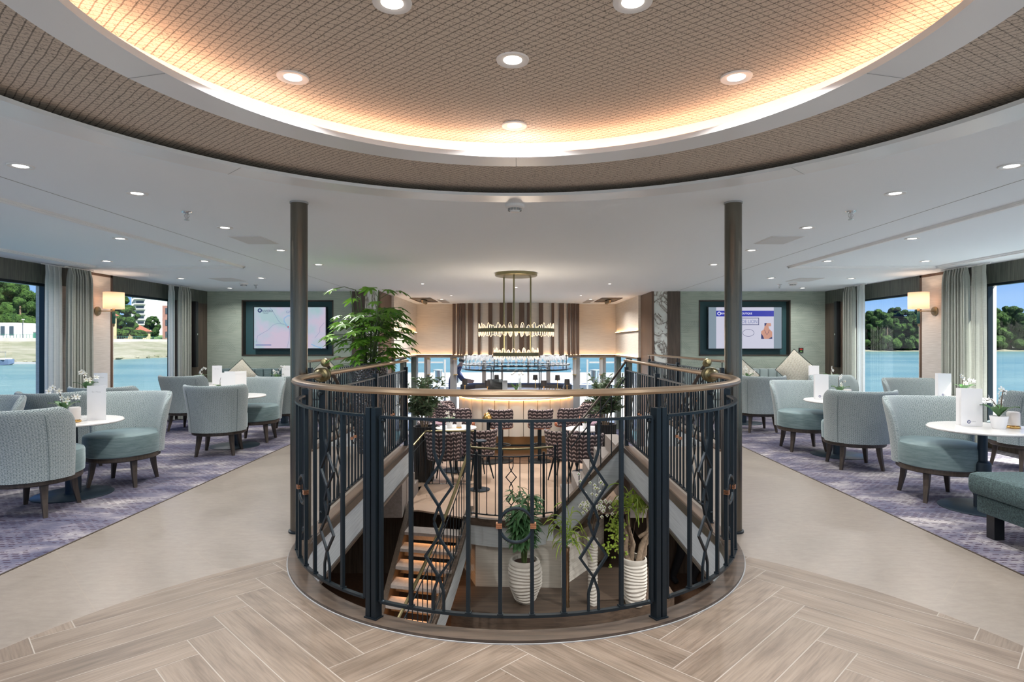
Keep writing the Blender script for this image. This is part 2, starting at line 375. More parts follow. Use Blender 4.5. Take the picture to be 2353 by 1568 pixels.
# hammered metal
m, nt, b = base_mat('hammered', (.12, .125, .14), .25, .85)
vo = _n(nt, 'ShaderNodeTexVoronoi'); vo.inputs['Scale'].default_value = 42; nt.links.new(coords(nt, 'Object'), vo.inputs['Vector']); bump(nt, b, vo.outputs['Distance'], 1.0, .02); M['hammered'] = m
# TV map
m, nt, b = base_mat('map_screen', (.5, .5, .6), .4)
n = noise(nt, coords(nt, 'Object'), 2.4, 3, .5)
c = ramp(nt, n.outputs['Fac'], [(.40, (.42, .60, .64)), (.52, (.56, .58, .72)), (.62, (.66, .56, .70))])
nt.links.new(c, b.inputs['Emission Color']); b.inputs['Emission Strength'].default_value = .42; b.inputs['Base Color'].default_value = (.02, .02, .02, 1); M['map_screen'] = m
for nm, c, s_ in (('screen_white', (.66, .66, .80), .85), ('screen_blue', (.02, .03, .40), .9), ('screen_text', (.9, .9, 1), 1.0), ('screen_navy', (.012, .02, .12), 1.0), ('screen_line', (.16, .2, .4), 1.0), ('screen_river', (.22, .42, .66), 1.0), ('screen_skin', (.60, .30, .22), .9), ('screen_red', (.6, .02, .05), 1.0), ('screen_bluegrey', (.25, .33, .40), .8)):
    emis(nm, c, s_*.5); M[nm].node_tree.nodes['Principled BSDF'].inputs['Base Color'].default_value = (.02, .02, .02, 1)
# ------------------------------------------------------------ mesh building helpers
class MB:
    def __init__(s): s.v = []; s.f = []; s.uv = {}; s.mi = []; s.sm = []; s.cur = 0
    def add(s, vs, fs, smooth=False, uvs=None):
        o = len(s.v); s.v += [tuple(v) for v in vs]
        for i, f in enumerate(fs):
            if uvs: s.uv[len(s.f)] = [uvs[k] for k in f]
            s.f.append(tuple(o+k for k in f)); s.mi.append(s.cur); s.sm.append(smooth)
        return s
    def box(s, c, d, rz=0, R=None):
        x, y, z = (k/2 for k in d); R = R or Matrix.Rotation(rz, 3, 'Z'); c = Vector(c)
        vs = [c+R @ Vector((a*x, b*y, e*z)) for a, b, e in ((-1,-1,-1),(1,-1,-1),(1,1,-1),(-1,1,-1),(-1,-1,1),(1,-1,1),(1,1,1),(-1,1,1))]
        return s.add(vs, [(3,2,1,0),(4,5,6,7),(0,1,5,4),(1,2,6,5),(2,3,7,6),(3,0,4,7)])
    def bb(s, x0, x1, y0, y1, z0, z1): return s.box(((x0+x1)/2, (y0+y1)/2, (z0+z1)/2), (abs(x1-x0), abs(y1-y0), abs(z1-z0)))
    def loft(s, rings, closed=True, caps=True, smooth=True, uvs=None):
        n = len(rings[0]); vs = [v for r in rings for v in r]; fs = []
        for i in range(len(rings)-1):
            for j in range(n if closed else n-1):
                k = (j+1) % n; fs.append((i*n+j, i*n+k, (i+1)*n+k, (i+1)*n+j))
        s.add(vs, fs, smooth, uvs)
        if caps and closed:
            s.add(rings[0], [tuple(range(n))[::-1]]); s.add(rings[-1], [tuple(range(n))])
        return s
    def lathe(s, prof, c=(0,0,0), n=24, sx=1, sy=1, caps=True):
        rings = [[(c[0]+max(r, 1e-4)*cos(2*pi*j/n)*sx, c[1]+max(r, 1e-4)*sin(2*pi*j/n)*sy, c[2]+z) for j in range(n)] for r, z in prof]
        return s.loft(rings, True, caps)
    def tube(s, path, r, n=8, up=None, sq=False, closed=False, caps=True):
        path = [Vector(p) for p in path]; L = len(path); rings = []
        prev = None
        for i, p in enumerate(path):
            if closed: t = (path[(i+1) % L]-path[i-1])
            else: t = (path[min(i+1, L-1)]-path[max(i-1, 0)])
            t.normalize()
            if up is not None: a = Vector(up)
            elif prev is not None: a = prev
            else: a = Vector((0, 0, 1)) if abs(t.z) < .9 else Vector((1, 0, 0))
            a = a - t*a.dot(t)
            if a.length < 1e-5: a = Vector((1, 0, 0)) - t*t.x
            a.normalize(); prev = a; b = t.cross(a)
            ri = r[i] if isinstance(r, (list, tuple)) else r
            if sq:
                w, h = sq
                k = 1.0
                if not closed and 0 < i < L-1:
                    t0 = (path[i]-path[i-1]).normalized(); k = 1/max(.5, t.dot(t0))
                rings.append([p+b*(w/2*x*k)+a*(h/2*y) for x, y in ((-1,-1),(1,-1),(1,1),(-1,1))])
            else: rings.append([p+a*(ri*cos(2*pi*j/n))+b*(ri*sin(2*pi*j/n)) for j in range(n)])
        if closed: rings.append(rings[0])
        return s.loft(rings, True, caps and not closed, not sq)
    def prof(s, path, shape, up=(0,0,1), closed=False, smooth=True):
        """sweep a 2-D profile [(side, up)] along a path"""
        path = [Vector(p) for p in path]; L = len(path); rings = []
        for i, p in enumerate(path):
            t = (path[(i+1) % L]-path[i-1]) if closed else (path[min(i+1, L-1)]-path[max(i-1, 0)])
            t.normalize(); a = Vector(up); a = (a-t*a.dot(t)).normalized(); b = t.cross(a)
            rings.append([p+b*x+a*y for x, y in shape])
        if closed: rings.append(rings[0])
        return s.loft(rings, True, not closed, smooth)
    def ball(s, c, r, n=12, m=8):
        if isinstance(r, (int, float)): r = (r, r, r)
        rings = [[(c[0]+r[0]*sin(pi*i/m)*cos(2*pi*j/n), c[1]+r[1]*sin(pi*i/m)*sin(2*pi*j/n), c[2]-r[2]*cos(pi*i/m)) for j in range(n)] for i in range(1, m)]
        s.loft(rings, True, False)
        o = rings[0]; s.add(list(o)+[(c[0], c[1], c[2]-r[2])], [((j+1) % n, j, n) for j in range(n)], True)
        o = rings[-1]; s.add(list(o)+[(c[0], c[1], c[2]+r[2])], [(j, (j+1) % n, n) for j in range(n)], True); return s
    def poly(s, pts, z0, z1):
        n = len(pts); a = [(x, y, z0) for x, y in pts]; b = [(x, y, z1) for x, y in pts]
        s.add(a+b, [tuple(range(n))[::-1], tuple(range(n, 2*n))]+[(i, (i+1) % n, n+(i+1) % n, n+i) for i in range(n)]); return s
    def arcslab(s, c, r0, r1, a0, a1, z0, z1, n=48):
        """ring sector; angle 0 points at the camera (-Y), positive towards +X"""
        full = abs(a1-a0) >= 2*pi-1e-6
        rings = []
        for i in range(n+1):
            a = a0+(a1-a0)*i/n; dx, dy = sin(a), -cos(a)
            rings.append([(c[0]+dx*r, c[1]+dy*r, z) for r, z in ((r0, z0), (r1, z0), (r1, z1), (r0, z1))])
        return s.loft(rings, True, not full, False)
    def build(s, name, mat, parent=None, loc=None, rot=None, bevel=0, fix=True):
        me = bpy.data.meshes.new(name); me.from_pydata(s.v, [], s.f)
        mats = mat if isinstance(mat, (list, tuple)) else [mat]
        for m in mats: me.materials.append(M[m])
        if s.uv:
            ul = me.uv_layers.new(name='UVMap')
            for pi_, p in enumerate(me.polygons):
                if pi_ in s.uv:
                    for li, u in zip(p.loop_indices, s.uv[pi_]): ul.data[li].uv = u
        me.polygons.foreach_set('use_smooth', s.sm); me.polygons.foreach_set('material_index', s.mi)
        if fix:
            b = bmesh.new(); b.from_mesh(me); bmesh.ops.remove_doubles(b, verts=b.verts, dist=1e-6)
            bmesh.ops.recalc_face_normals(b, faces=b.faces)
            if bevel:
                es = [e for e in b.edges if len(e.link_faces) == 2 and e.calc_face_angle(0) > .6]
                r = bmesh.ops.bevel(b, geom=es, offset=bevel, segments=2, profile=.5, affect='EDGES', clamp_overlap=True)
                for f in b.faces: f.smooth = True
            b.to_mesh(me); b.free()
        if any(s.sm) or bevel: me.set_sharp_from_angle(angle=radians(42))
        me.update()
        o = bpy.data.objects.new(name, me); COL.objects.link(o)
        if parent: o.parent = parent
        if loc is not None: o.location = loc
        if rot is not None: o.rotation_euler = (0, 0, rot) if isinstance(rot, (int, float)) else rot
        return o
def tag(o, label, cat, group=None, kind=None):
    o['label'] = label; o['category'] = cat
    if group: o['group'] = group
    if kind: o['kind'] = kind
    return o
def thing(name, label, cat, loc=(0,0,0), rot=0, group=None, kind=None):
    o = bpy.data.objects.new(name, None); COL.objects.link(o); o.location = loc; o.empty_display_size = .1
    o.rotation_euler = (0, 0, rot) if isinstance(rot, (int, float)) else rot
    return tag(o, label, cat, group, kind)
def struct(o): o['kind'] = 'structure'; return o
def dup(root, loc, rot=None, label=None, group=None, scale=None):
    def cp(o, par):
        c = o.copy(); COL.objects.link(c)
        if par: c.parent = par
        for k in o.children: cp(k, c)
        return c
    r = cp(root, None); r.location = loc
    if rot is not None: r.rotation_euler = (0, 0, rot) if isinstance(rot, (int, float)) else rot
    if label: r['label'] = label
    if group: r['group'] = group
    if scale: r.scale = (scale,)*3 if isinstance(scale, (int, float)) else scale
    return r
def text(s, size, mat, parent, loc, rot=(pi/2, 0, 0), name='lettering', ext=.0008, align='LEFT', sx=1.0):
    cu = bpy.data.curves.new('t', 'FONT'); cu.body = s; cu.size = size; cu.extrude = ext; cu.align_x = align; cu.resolution_u = 3
    t = bpy.data.objects.new('t', cu); COL.objects.link(t)
    dg = bpy.context.evaluated_depsgraph_get(); me = bpy.data.meshes.new_from_object(t.evaluated_get(dg))
    bpy.data.objects.remove(t); me.materials.clear(); me.materials.append(M[mat])
    o = bpy.data.objects.new(name, me); COL.objects.link(o); o.parent = parent; o.location = loc; o.rotation_euler = rot; o.scale = (sx, 1, 1)
    return o
def skin(edges, pts, radii, name, sub=2, root=0):
    me = bpy.data.meshes.new(name); me.from_pydata(pts, edges, []); o = bpy.data.objects.new(name, me); COL.objects.link(o)
    bpy.context.view_layer.objects.active = o
    md = o.modifiers.new('s', 'SKIN'); md.use_smooth_shade = True
    for i, v in enumerate(me.skin_vertices[0].data):
        r = radii[i]; v.radius = r if isinstance(r, tuple) else (r, r); v.use_root = (i == root)
    s2 = o.modifiers.new('u', 'SUBSURF'); s2.levels = sub; s2.render_levels = sub
    dg = bpy.context.evaluated_depsgraph_get(); m2 = bpy.data.meshes.new_from_object(o.evaluated_get(dg))
    bpy.data.objects.remove(o); o = bpy.data.objects.new(name, m2); COL.objects.link(o); return o
# ------------------------------------------------------------ the shell
CZ = 2.2175; XW = 5.70; YB = -4.5; YT = 11.04; VC = (0.0, 3.907); XV = 1.394; YV = 7.32
CC = (0.0, 1.765); BAR = -.86; LOW = -1.67
# beige floor in strips round the void and the stair wells
b = MB(); ys = [YB, 2.513]
N = 40
for i in range(N+1):
    a = pi/2*i/N; ys.append(VC[1]-1.35*cos(a))
ys = sorted(set(ys+[VC[1]+.1, YV, YT]))
def vx(y):
    if y <= VC[1]-1.35: return 0
    if y < VC[1]: return sqrt(max(0, 1.35**2-(VC[1]-y)**2))
    return 1.35
for i in range(len(ys)-1):
    y0, y1 = ys[i], ys[i+1]
    for s, e in ((-1, 2.82), (1, 2.765)):
        if y0 >= YV-1e-6: a0 = a1 = 2.38
        else: a0, a1 = vx(y0+1e-6), vx(y1-1e-6)
        b.add([(s*a0, y0, 0), (s*e, y0, 0), (s*e, y1, 0), (s*a1, y1, 0)], [(0, 1, 2, 3)])
struct(b.build('floor', 'stone_floor'))
b = MB()
for s, e in ((-1, 2.82), (1, 2.765)): b.add([(s*e, YB, .002), (s*5.9, YB, .002), (s*5.9, YT, .002), (s*e, YT, .002)], [(0, 1, 2, 3)])
struct(b.build('floor', 'carpet'))
b = MB()
for s, e in ((-1, 2.82), (1, 2.765)): b.bb(s*e-.006, s*e+.006, YB, YT, -.002, .0035)
struct(b.build('trim_1', 'wood_leg'))
# herringbone disc
def clip(poly, cx, cy, R, n=120):
    for k in range(n):
        a = 2*pi*(k+.5)/n; nx, ny = cos(a), sin(a); d = R*cos(pi/n); out = []
        if not poly: return poly
        for i in range(len(poly)):
            p, q = poly[i], poly[(i+1) % len(poly)]
            dp = (p[0]-cx)*nx+(p[1]-cy)*ny-d; dq = (q[0]-cx)*nx+(q[1]-cy)*ny-d
            if dp <= 0: out.append(p)
            if (dp <= 0) != (dq <= 0):
                t = dp/(dp-dq); out.append(tuple(p[m]+(q[m]-p[m])*t for m in range(len(p))))
        poly = out
    return poly
w = .158; k2 = w/sqrt(2); X0 = -1.402-5*k2; Y0 = 2.549-7*k2; NP = 6
verts = []; faces = []; uvs = []; tones = []; gap = .0022
rnd = random.Random(3)
for m_ in range(-8, 9):
    for k in range(-40, 40):
        for typ in (0, 1):
            ta, tb = m_*NP, -m_*NP
            if typ == 0: a0, a1, b0, b1 = k+ta, k+NP+ta, k+tb, k+1+tb
            else: a0, a1, b0, b1 = k+NP+ta, k+NP+1+ta, k+1-NP+tb, k+1+tb
            g = gap/w; mxx = ((a0+a1)-(b0+b1))/2*k2+X0; myy = ((a0+a1)+(b0+b1))/2*k2+Y0
            if (mxx-CC[0])**2+(myy-CC[1])**2 > (2.245+.6)**2: continue
            tone = (rnd.random(), rnd.random(), rnd.random(), 1)
            NS = 40 if (mxx**2+(myy-VC[1])**2) < 2.0**2 else 1
            NW = 6 if NS > 1 else 1
            for q, qw in [(i_, j_) for i_ in range(NS) for j_ in range(NW)]:
                l0, l1 = g+(NP-2*g)*q/NS, g+(NP-2*g)*(q+1)/NS; w0, w1 = g+(1-2*g)*qw/NW, g+(1-2*g)*(qw+1)/NW
                if typ == 0: rect = [(a0+l0, b0+w0), (a0+l1, b0+w0), (a0+l1, b0+w1), (a0+l0, b0+w1)]
                else: rect = [(a0+w0, b0+l0), (a0+w1, b0+l0), (a0+w1, b0+l1), (a0+w0, b0+l1)]
                pl = []
                for (a, bb_) in rect:
                    u = (a-a0, bb_-b0) if typ == 0 else (bb_-b0, a-a0)
                    pl.append(((a-bb_)*k2+X0, (a+bb_)*k2+Y0, u[0]*w, u[1]*w))
                cxm = sum(p[0] for p in pl)/4; cym = sum(p[1] for p in pl)/4
                if cxm**2+(cym-VC[1])**2 < 1.36**2 or (cym > VC[1] and abs(cxm) < 1.36): continue
                pl = clip(pl, CC[0], CC[1], 2.243)
                if len(pl) < 3: continue
                o = len(verts); verts += [(p[0], p[1], .0030) for p in pl]; faces.append(tuple(range(o, o+len(pl)))); uvs.append([(p[2], p[3]) for p in pl]); tones.append(tone)
me = bpy.data.meshes.new('floor'); me.from_pydata(verts, [], faces); me.materials.append(M['plank'])
me.uv_layers.new(name='UVMap'); me.color_attributes.new('tone', 'FLOAT_COLOR', 'CORNER'); ul = me.uv_layers['UVMap']; ca = me.color_attributes['tone']
for p, u, t in zip(me.polygons, uvs, tones):
    for li, q in zip(p.loop_indices, u): ul.data[li].uv = q; ca.data[li].color = t
o = bpy.data.objects.new('floor', me); COL.objects.link(o); struct(o)
b = MB()
yy = [CC[1]-2.245*cos(pi*i/90) for i in range(91)]
for i in range(90):
    y0, y1 = yy[i], yy[i+1]
    x0 = sqrt(max(0, 2.245**2-(y0-CC[1])**2)); x1 = sqrt(max(0, 2.245**2-(y1-CC[1])**2))
    v0, v1 = min(vx(y0), x0), min(vx(y1), x1)
    for s in (-1, 1): b.add([(s*v0, y0, .0025), (s*x0, y0, .0025), (s*x1, y1, .0025), (s*v1, y1, .0025)], [(0, 1, 2, 3)])
struct(b.build('floor', 'grout'))
# ceiling with round opening
def rect_hit(a, c, x0, x1, y0, y1):
    dx, dy = cos(a), sin(a); t = 1e9
    if dx > 1e-9: t = min(t, (x1-c[0])/dx)
    if dx < -1e-9: t = min(t, (x0-c[0])/dx)
    if dy > 1e-9: t = min(t, (y1-c[1])/dy)
    if dy < -1e-9: t = min(t, (y0-c[1])/dy)
    return (c[0]+dx*t, c[1]+dy*t)
R1 = 2.085
angs = [2*pi*i/160 for i in range(160)]+[atan2(y-CC[1], x) % (2*pi) for x in (-6, 6) for y in (YB, 15.4)]
angs = sorted(angs); b = MB(); n = len(angs); vs = []
for a in angs: vs.append((CC[0]+R1*cos(a), CC[1]+R1*sin(a), CZ))
for a in angs: vs.append((*rect_hit(a, CC, -6, 6, YB, 15.4), CZ))
b.add(vs, [(i, (i+1) % n, n+(i+1) % n, n+i) for i in range(n)])
struct(b.build('ceiling', 'ceiling_white', fix=False))
b = MB().arcslab(CC, R1-.004, 2.26, 0, 2*pi, CZ-.003, CZ+.016, 160); struct(b.build('trim_2', 'ring_white'))
b = MB()
for dx in (-1, 1):
    for aa in (radians(134.5),): 
        a = aa*dx; x0, y0 = CC[0]+sin(a)*2.08, CC[1]-cos(a)*2.08; x1, y1 = CC[0]+sin(a)*2.262, CC[1]-cos(a)*2.262
        b.tube([(x0, y0, CZ-.0045), (x1, y1, CZ-.0045)], .0012, 4)
struct(b.build('trim_3', 'seam_grey'))
b = MB(); nn = 160
b.add([(CC[0]+r_*cos(2*pi*i/nn), CC[1]+r_*sin(2*pi*i/nn), CZ+.055) for r_ in (1.418, 2.36) for i in range(nn)], [(i, (i+1) % nn, nn+(i+1) % nn, nn+i) for i in range(nn)])
struct(b.build('ceiling', 'net_wallpaper', fix=False))
struct(MB().arcslab(CC, 2.30, 2.36, 0, 2*pi, CZ+.004, CZ+.06, 120).build('trim_4', 'net_wallpaper'))
# inner ring: lip, trough and dome
Ri, Ro = 1.262, 1.422; zb = CZ-.002
b = MB().arcslab(CC, Ri, Ro, 0, 2*pi, zb-.006, zb+.004, 160); b.arcslab(CC, Ri, Ri+.014, 0, 2*pi, zb+.004, zb+.019, 160)
b.arcslab(CC, Ro-.006, Ro, 0, 2*pi, zb+.004, CZ+.06, 160)
struct(b.build('trim_5', 'ring_white'))
b = MB()
for s in (-1, 1):
    for aa in (104.5,):
        a = radians(aa)*s; b.tube([(sin(a)*Ri, CC[1]-cos(a)*Ri, zb-.0085), (sin(a)*Ro, CC[1]-cos(a)*Ro, zb-.0085)], .001, 4)
b.tube([(0, CC[1]+Ri, zb-.0085), (0, CC[1]+Ro, zb-.0085)], .001, 4)
struct(b.build('trim_6', 'seam_grey'))
b = MB(); b.arcslab(CC, Ro-.012, Ro-.006, 0, 2*pi, zb, CZ+.115, 120); struct(b.build('trim_7', 'ceiling_white'))
b = MB(); zd = CZ+.112; rings = []
b.add([(CC[0]+Ro*cos(2*pi*i/nn), CC[1]+Ro*sin(2*pi*i/nn), zd) for i in range(nn)], [tuple(range(nn))])
struct(b.build('ceiling', 'net_wallpaper', fix=False))
b = MB().prof([(CC[0]+sin(a)*1.335, CC[1]-cos(a)*1.335, zb+.010) for a in [2*pi*i/160 for i in range(160)]], [(-.012, -.005), (.012, -.005), (.012, .002), (-.012, .002)], closed=True, smooth=False)
tag(b.build('cove_light_strip', 'led_cove'), 'warm glowing light strip hidden behind the lip of the round ceiling dome', 'cove light')
# ceiling seams, stepped frames
b = MB()
for s in (-1, 1):
    b.bb(s*2.94-.003, s*2.94+.003, YB, YT, CZ-.0012, CZ+.001)
struct(b.build('trim_8', 'seam_grey'))
def stepframe(x0, x1, y0, y1, name):
    b = MB()
    for k, (wd_, th) in enumerate(((.06, .014), (.026, .026))):
        i = .009*k
        a0, a1, c0, c1 = x0+i, x1-i, y0+i, y1-i
        b.bb(a0, a0+wd_, c0, c1, CZ-th, CZ+.001); b.bb(a1-wd_, a1, c0, c1, CZ-th, CZ+.001)
        b.bb(a0, a1, c0, c0+wd_, CZ-th, CZ+.001); b.bb(a0, a1, c1-wd_, c1, CZ-th, CZ+.001)
    struct(b.build(name, 'trim_white'))
stepframe(-5.22, -3.36, -3, 7.42, 'trim_9'); stepframe(3.36, 5.22, -3, 7.42, 'trim_10')
# side walls with windows
WIN = [(8.47, 10.05), (4.55, 7.30), (1.0, 4.05), (-3.0, .5)]; SILL = .17; HEAD = 1.985
wn = 0
for s, side in ((-1, 'west'), (1, 'east')):
    x = s*XW; b = MB(); prev = YT+.05
    def seg(y0, y1, z0, z1, bb=None): (bb or b).bb(x, x+s*.16, y0, y1, z0, z1)
    lo = MB(); pel = MB(); pan = MB()
    seg(YB, YT, -.05, SILL, lo); seg(YB, YT, HEAD, CZ+.05, pel)
    seg(10.05, YT+.1, SILL, HEAD, lo)
    for a0, a1 in ((7.30, 8.47), (4.05, 4.55), (.5, 1.0), (YB, -3.0)): seg(a0, a1, SILL, HEAD, pan)
    struct(lo.build('wall_'+side, 'wood_dark')); struct(pel.build('wall_'+side, 'wood_pelmet'))
    struct(pan.build('wall_'+side, 'wall_panel'))
    # pelmet step below the ceiling line + sill ledge
    l = MB(); l.bb(x-s*.10, x+s*.16, YB, 10.3, SILL-.03, SILL); struct(l.build('trim_11', 'wood_dark'))
    fr = MB(); xf = x-s*.012
    fr.bb(xf, x, 7.86, 7.895, SILL, CZ); fr.bb(xf, x, 8.40, 8.44, SILL, CZ); fr.bb(xf, x, 7.86, 8.44, CZ-.035, CZ)
    struct(fr.build('trim_12', 'wood_brown'))
    pn = MB().bb(x-s*.006, x, 7.895, 8.40, SILL, CZ-.035); struct(pn.build('wall_'+side, 'wall_panel'))
    for y0, y1 in WIN:
        wn += 1
        w_ = MB()
        for (a0, a1, c0, c1) in ((y0, y0+.035, SILL, HEAD), (y1-.035, y1, SILL, HEAD), (y0, y1, SILL, SILL+.03), (y0, y1, HEAD-.03, HEAD)): w_.bb(x+s*.03, x+s*.09, a0, a1, c0, c1)
        wo_ = struct(w_.build('window_%d' % wn, 'black_steel'))
        g = MB(); g.add([(x+s*.06, y0+.03, SILL+.02), (x+s*.06, y1-.03, SILL+.02), (x+s*.06, y1-.03, HEAD-.02), (x+s*.06, y0+.03, HEAD-.02)], [(0, 1, 2, 3)])
        g.build('pane', 'pane_glass', wo_)
m = MB(); m.bb(-6, 6, YB-.1, YB, -.05, .12); m.bb(-6, 6, YB-.1, YB, 2.05, 2.3)  # unseen bow window wall, added to let daylight reach the ceiling
for x in (-5.8, -3.8, -1.9, 0, 1.9, 3.8, 5.8): m.bb(x-.06, x+.06, YB-.1, YB, .1, 2.1)
struct(m.build('wall_south', 'wood_dark'))
wo_ = thing('window_10', 'x', 'x'); del wo_['label'], wo_['category']; struct(wo_)
g = MB(); g.add([(-5.9, YB-.05, .1), (5.9, YB-.05, .1), (5.9, YB-.05, 2.08), (-5.9, YB-.05, 2.08)], [(0, 1, 2, 3)]); g.build('pane', 'pane_glass', wo_)
# unseen white bow deck and side ledges, added to bounce sunlight onto the ceiling
struct(MB().bb(-6.6, 6.6, -13, YB-.1, -.14, -.08).build('floor', 'deck_white'))
for s in (-1, 1): struct(MB().bb(s*(XW+.16), s*6.75, YB-.1, 15.0, -.14, -.08).build('floor', 'deck_white'))
# sunlit white bulwark round the stern terrace
m = MB(); m.prof([(5.2*sin(a), 15.6+3.4*cos(a), .10) for a in [radians(-88+176*i/40) for i in range(41)]], [(-.05, -1.0), (.05, -1.0), (.05, .22), (-.05, .22)], smooth=False); struct(m.build('wall_terrace', 'deck_white'))
# TV walls
for s, side in ((-1, 'northwest'), (1, 'northeast')):
    b = MB()
    X = lambda a, c: (min(s*a, s*c), max(s*a, s*c))
    def wb(a, c, z0, z1, y0=YT, y1=YT+.16, bb=b):
        q = X(a, c); bb.bb(q[0], q[1], y0, y1, z0, z1)
    fx0, fx1, fz0, fz1 = 3.37, 5.06, 1.03, 2.055
    wb(3.02, fx0, -.02, CZ); wb(fx1, 5.86, -.02, CZ); wb(fx0, fx1, -.02, fz0); wb(fx0, fx1, fz1, CZ)
    wb(fx0, fx1, fz0, fz1, YT+.14, YT+.16)
    struct(b.build('wall_'+side, 'wall_sage'))
    d = MB(); wb(2.79, 3.02, BAR, CZ, YT-.03, YT+.16, d); struct(d.build('wall_'+side, 'wood_dark'))
    d = MB(); wb(2.54, 2.79, BAR, CZ, YT, YT+.1, d); struct(d.build('wall_'+side, 'marble'))
    d = MB(); wb(2.50, 2.54, BAR, CZ, YT-.02, 12.0, d); struct(d.build('wall_'+side, 'wood_brown'))
    d = MB(); wb(2.45, 2.60, .97, CZ, 12.0, 14.85, d); struct(d.build('wall_'+side, 'wall_cream'))
    # slanted shelf with LED on the side wall of the bar room
    d = MB(); wb(2.41, 2.46, 1.50, 1.515, 12.0, 14.6, d); struct(d.build('trim_13', 'wood_dark'))
    d = MB(); wb(2.415, 2.435, 1.516, 1.522, 12.02, 14.58, d)
    tag(d.build('shelf_light_strip', 'led_warm'), 'warm light strip on the ledge of the bar side wall by the %s' % ('hammered planter' if s < 0 else 'marble panel'), 'light strip')
    # piers and glass under the side wall
    d = MB()
    for y in (12.05, 13.3, 14.7): wb(2.46, 2.58, BAR, .97, y, y+.14, d)
    struct(d.build('wall_'+side, 'wood_pelmet'))
    # dado under the floor edge (stair well outer wall)
    d = MB(); wb(2.36, 2.40, BAR, -.01, YV, YT, d); struct(d.build('wall_'+side, 'fascia_cloth'))
# back wall of the bar room: curved slatted bay between flat panels
def bay(t): # t -1..1 -> x, y
    x = 1.56*t; return x, 14.72-.55*(1-t*t)**.5*.95
b = MB(); n = 36; r0 = []; 
for i in range(n+1):
    x, y = bay(-1+2*i/n); r0.append([(x, y, .97), (x, y, CZ), (x, y+.1, CZ), (x, y+.1, .97)])
b.loft(r0, True, True, False); struct(b.build('wall_north', 'wall_cream'))
b = MB(); b.bb(-2.5, -1.56, 14.72, 14.82, .97, CZ); b.bb(1.56, 2.5, 14.72, 14.82, .97, CZ); struct(b.build('wall_north', 'wall_cream'))
b = MB()
slats = [(1041,8),(1050,4),(1060,4),(1072,8),(1092,11),(1107,7),(1134,10)]
xs = []
for px, wpx in ((1044,7),(1053,5),(1059,4),(1066,7),(1081,11),(1101,6),(1127,9),(1152,8),(1171,12),(1199,12),(1214,6),(1243,10),(1270,6),(1290,11),(1307,6),(1315,5),(1320,4),(1327,7)):
    t = (px-1186)/145.5; t = max(-.995, min(.995, t)); x, y = bay(t); xx = (px-CX)*y/F; ww = wpx*y/F
    b.bb(xx-ww/2, xx+ww/2, y-.075, y, .975, CZ-.001)
struct(b.build('trim_14', 'wood_brown'))
b = MB(); pts = [(-2.45, 11.98)]+[(-2.45, 14.66)]+[(-1.58, 14.66)]+[(bay(t)[0], bay(t)[1]-.09) for t in [-.98+1.96*i/30 for i in range(31)]]+[(1.58, 14.66), (2.45, 14.66), (2.45, 11.98)]
b.prof([(x, y, .955) for x, y in pts], [(-.02, -.02), (.03, -.02), (.03, .02), (-.02, .02)], smooth=False); struct(b.build('trim_15', 'wood_dark'))
b = MB(); b.prof([(x, y-.012 if y > 12.5 else y, .979) for x, y in [(-2.43, 12.0), (-2.43, 14.68), (-1.58, 14.68)]+[(bay(t)[0], bay(t)[1]-.03) for t in [-.98+1.96*i/30 for i in range(31)]]+[(1.58, 14.68), (2.43, 14.68), (2.43, 12.0)]], [(-.006, 0), (.006, 0), (.006, .006), (-.006, .006)], smooth=False)
tag(b.build('ledge_light_strip', 'led_warm'), 'warm light strip washing up the curved slatted wall above the bar windows', 'light strip')
# bar-room windows to the stern terrace
fr = MB()
MX = [(-2.50, .10), (-2.22, .13), (-1.56, .16), (-.80, .10), (.80, .10), (1.50, .17), (2.16, .14), (2.50, .10)]
for x, w_ in MX: fr.bb(x-w_/2, x+w_/2, 14.86, 14.96, BAR, .97)
for x, w_ in ((-.35, .05), (.30, .05)): fr.bb(x-w_/2, x+w_/2, 14.86, 14.9, BAR, .97)
fr.bb(-2.6, 2.6, 14.84, 14.98, .90, .975)
wo_ = struct(fr.build('window_9', 'grey_plastic'))
g = MB(); g.add([(-2.5, 14.91, BAR), (2.5, 14.91, BAR), (2.5, 14.91, .93), (-2.5, 14.91, .93)], [(0, 1, 2, 3)]); g.build('pane', 'pane_glass', wo_)
# bar floor, platforms
pts = [(-2.6, 15.0), (-2.6, 7.62), (-1.25, 7.62), (-1.02, 7.5), (-.62, 7.28)]+[(-.60+1.04*t, 7.26-.16*sin(pi*t)) for t in [i/10 for i in range(11)]]+[(.62, 7.5), (2.6, 7.5), (2.6, 15.0)]
struct(MB().poly(pts[::-1], BAR-.02, BAR).build('floor', 'stone_bar'))
struct(MB().poly([(1.95*cos(a), 12.45+1.95*sin(a)) for a in [2*pi*i/64 for i in range(64)]], BAR, BAR+.004).build('floor', 'wood_brown'))
b = MB(); 
for s in (-1, 1): b.poly([(s*2.5, 9.0), (s*1.55, 9.3), (s*1.75, 14.8), (s*2.5, 14.8)][::(1 if s > 0 else -1)], BAR, BAR+.005)
struct(b.build('floor', 'carpet'))
# landing edge: wood nosing and cloth fascia
edge = [(-.62, 7.28)]+[(-.60+1.04*t, 7.26-.16*sin(pi*t)) for t in [i/10 for i in range(11)]]
struct(MB().prof([(x, y-.02, BAR) for x, y in edge], [(-.035, -.05), (.035, -.05), (.035, .035), (-.035, .035)], smooth=False).build('trim_16', 'wood_curb_x'))
struct(MB().prof([(x, y-.02, BAR-.05) for x, y in edge], [(-.02, -.24), (.02, -.24), (.02, 0), (-.02, 0)], smooth=False).build('wall_landing', 'fascia_cloth'))
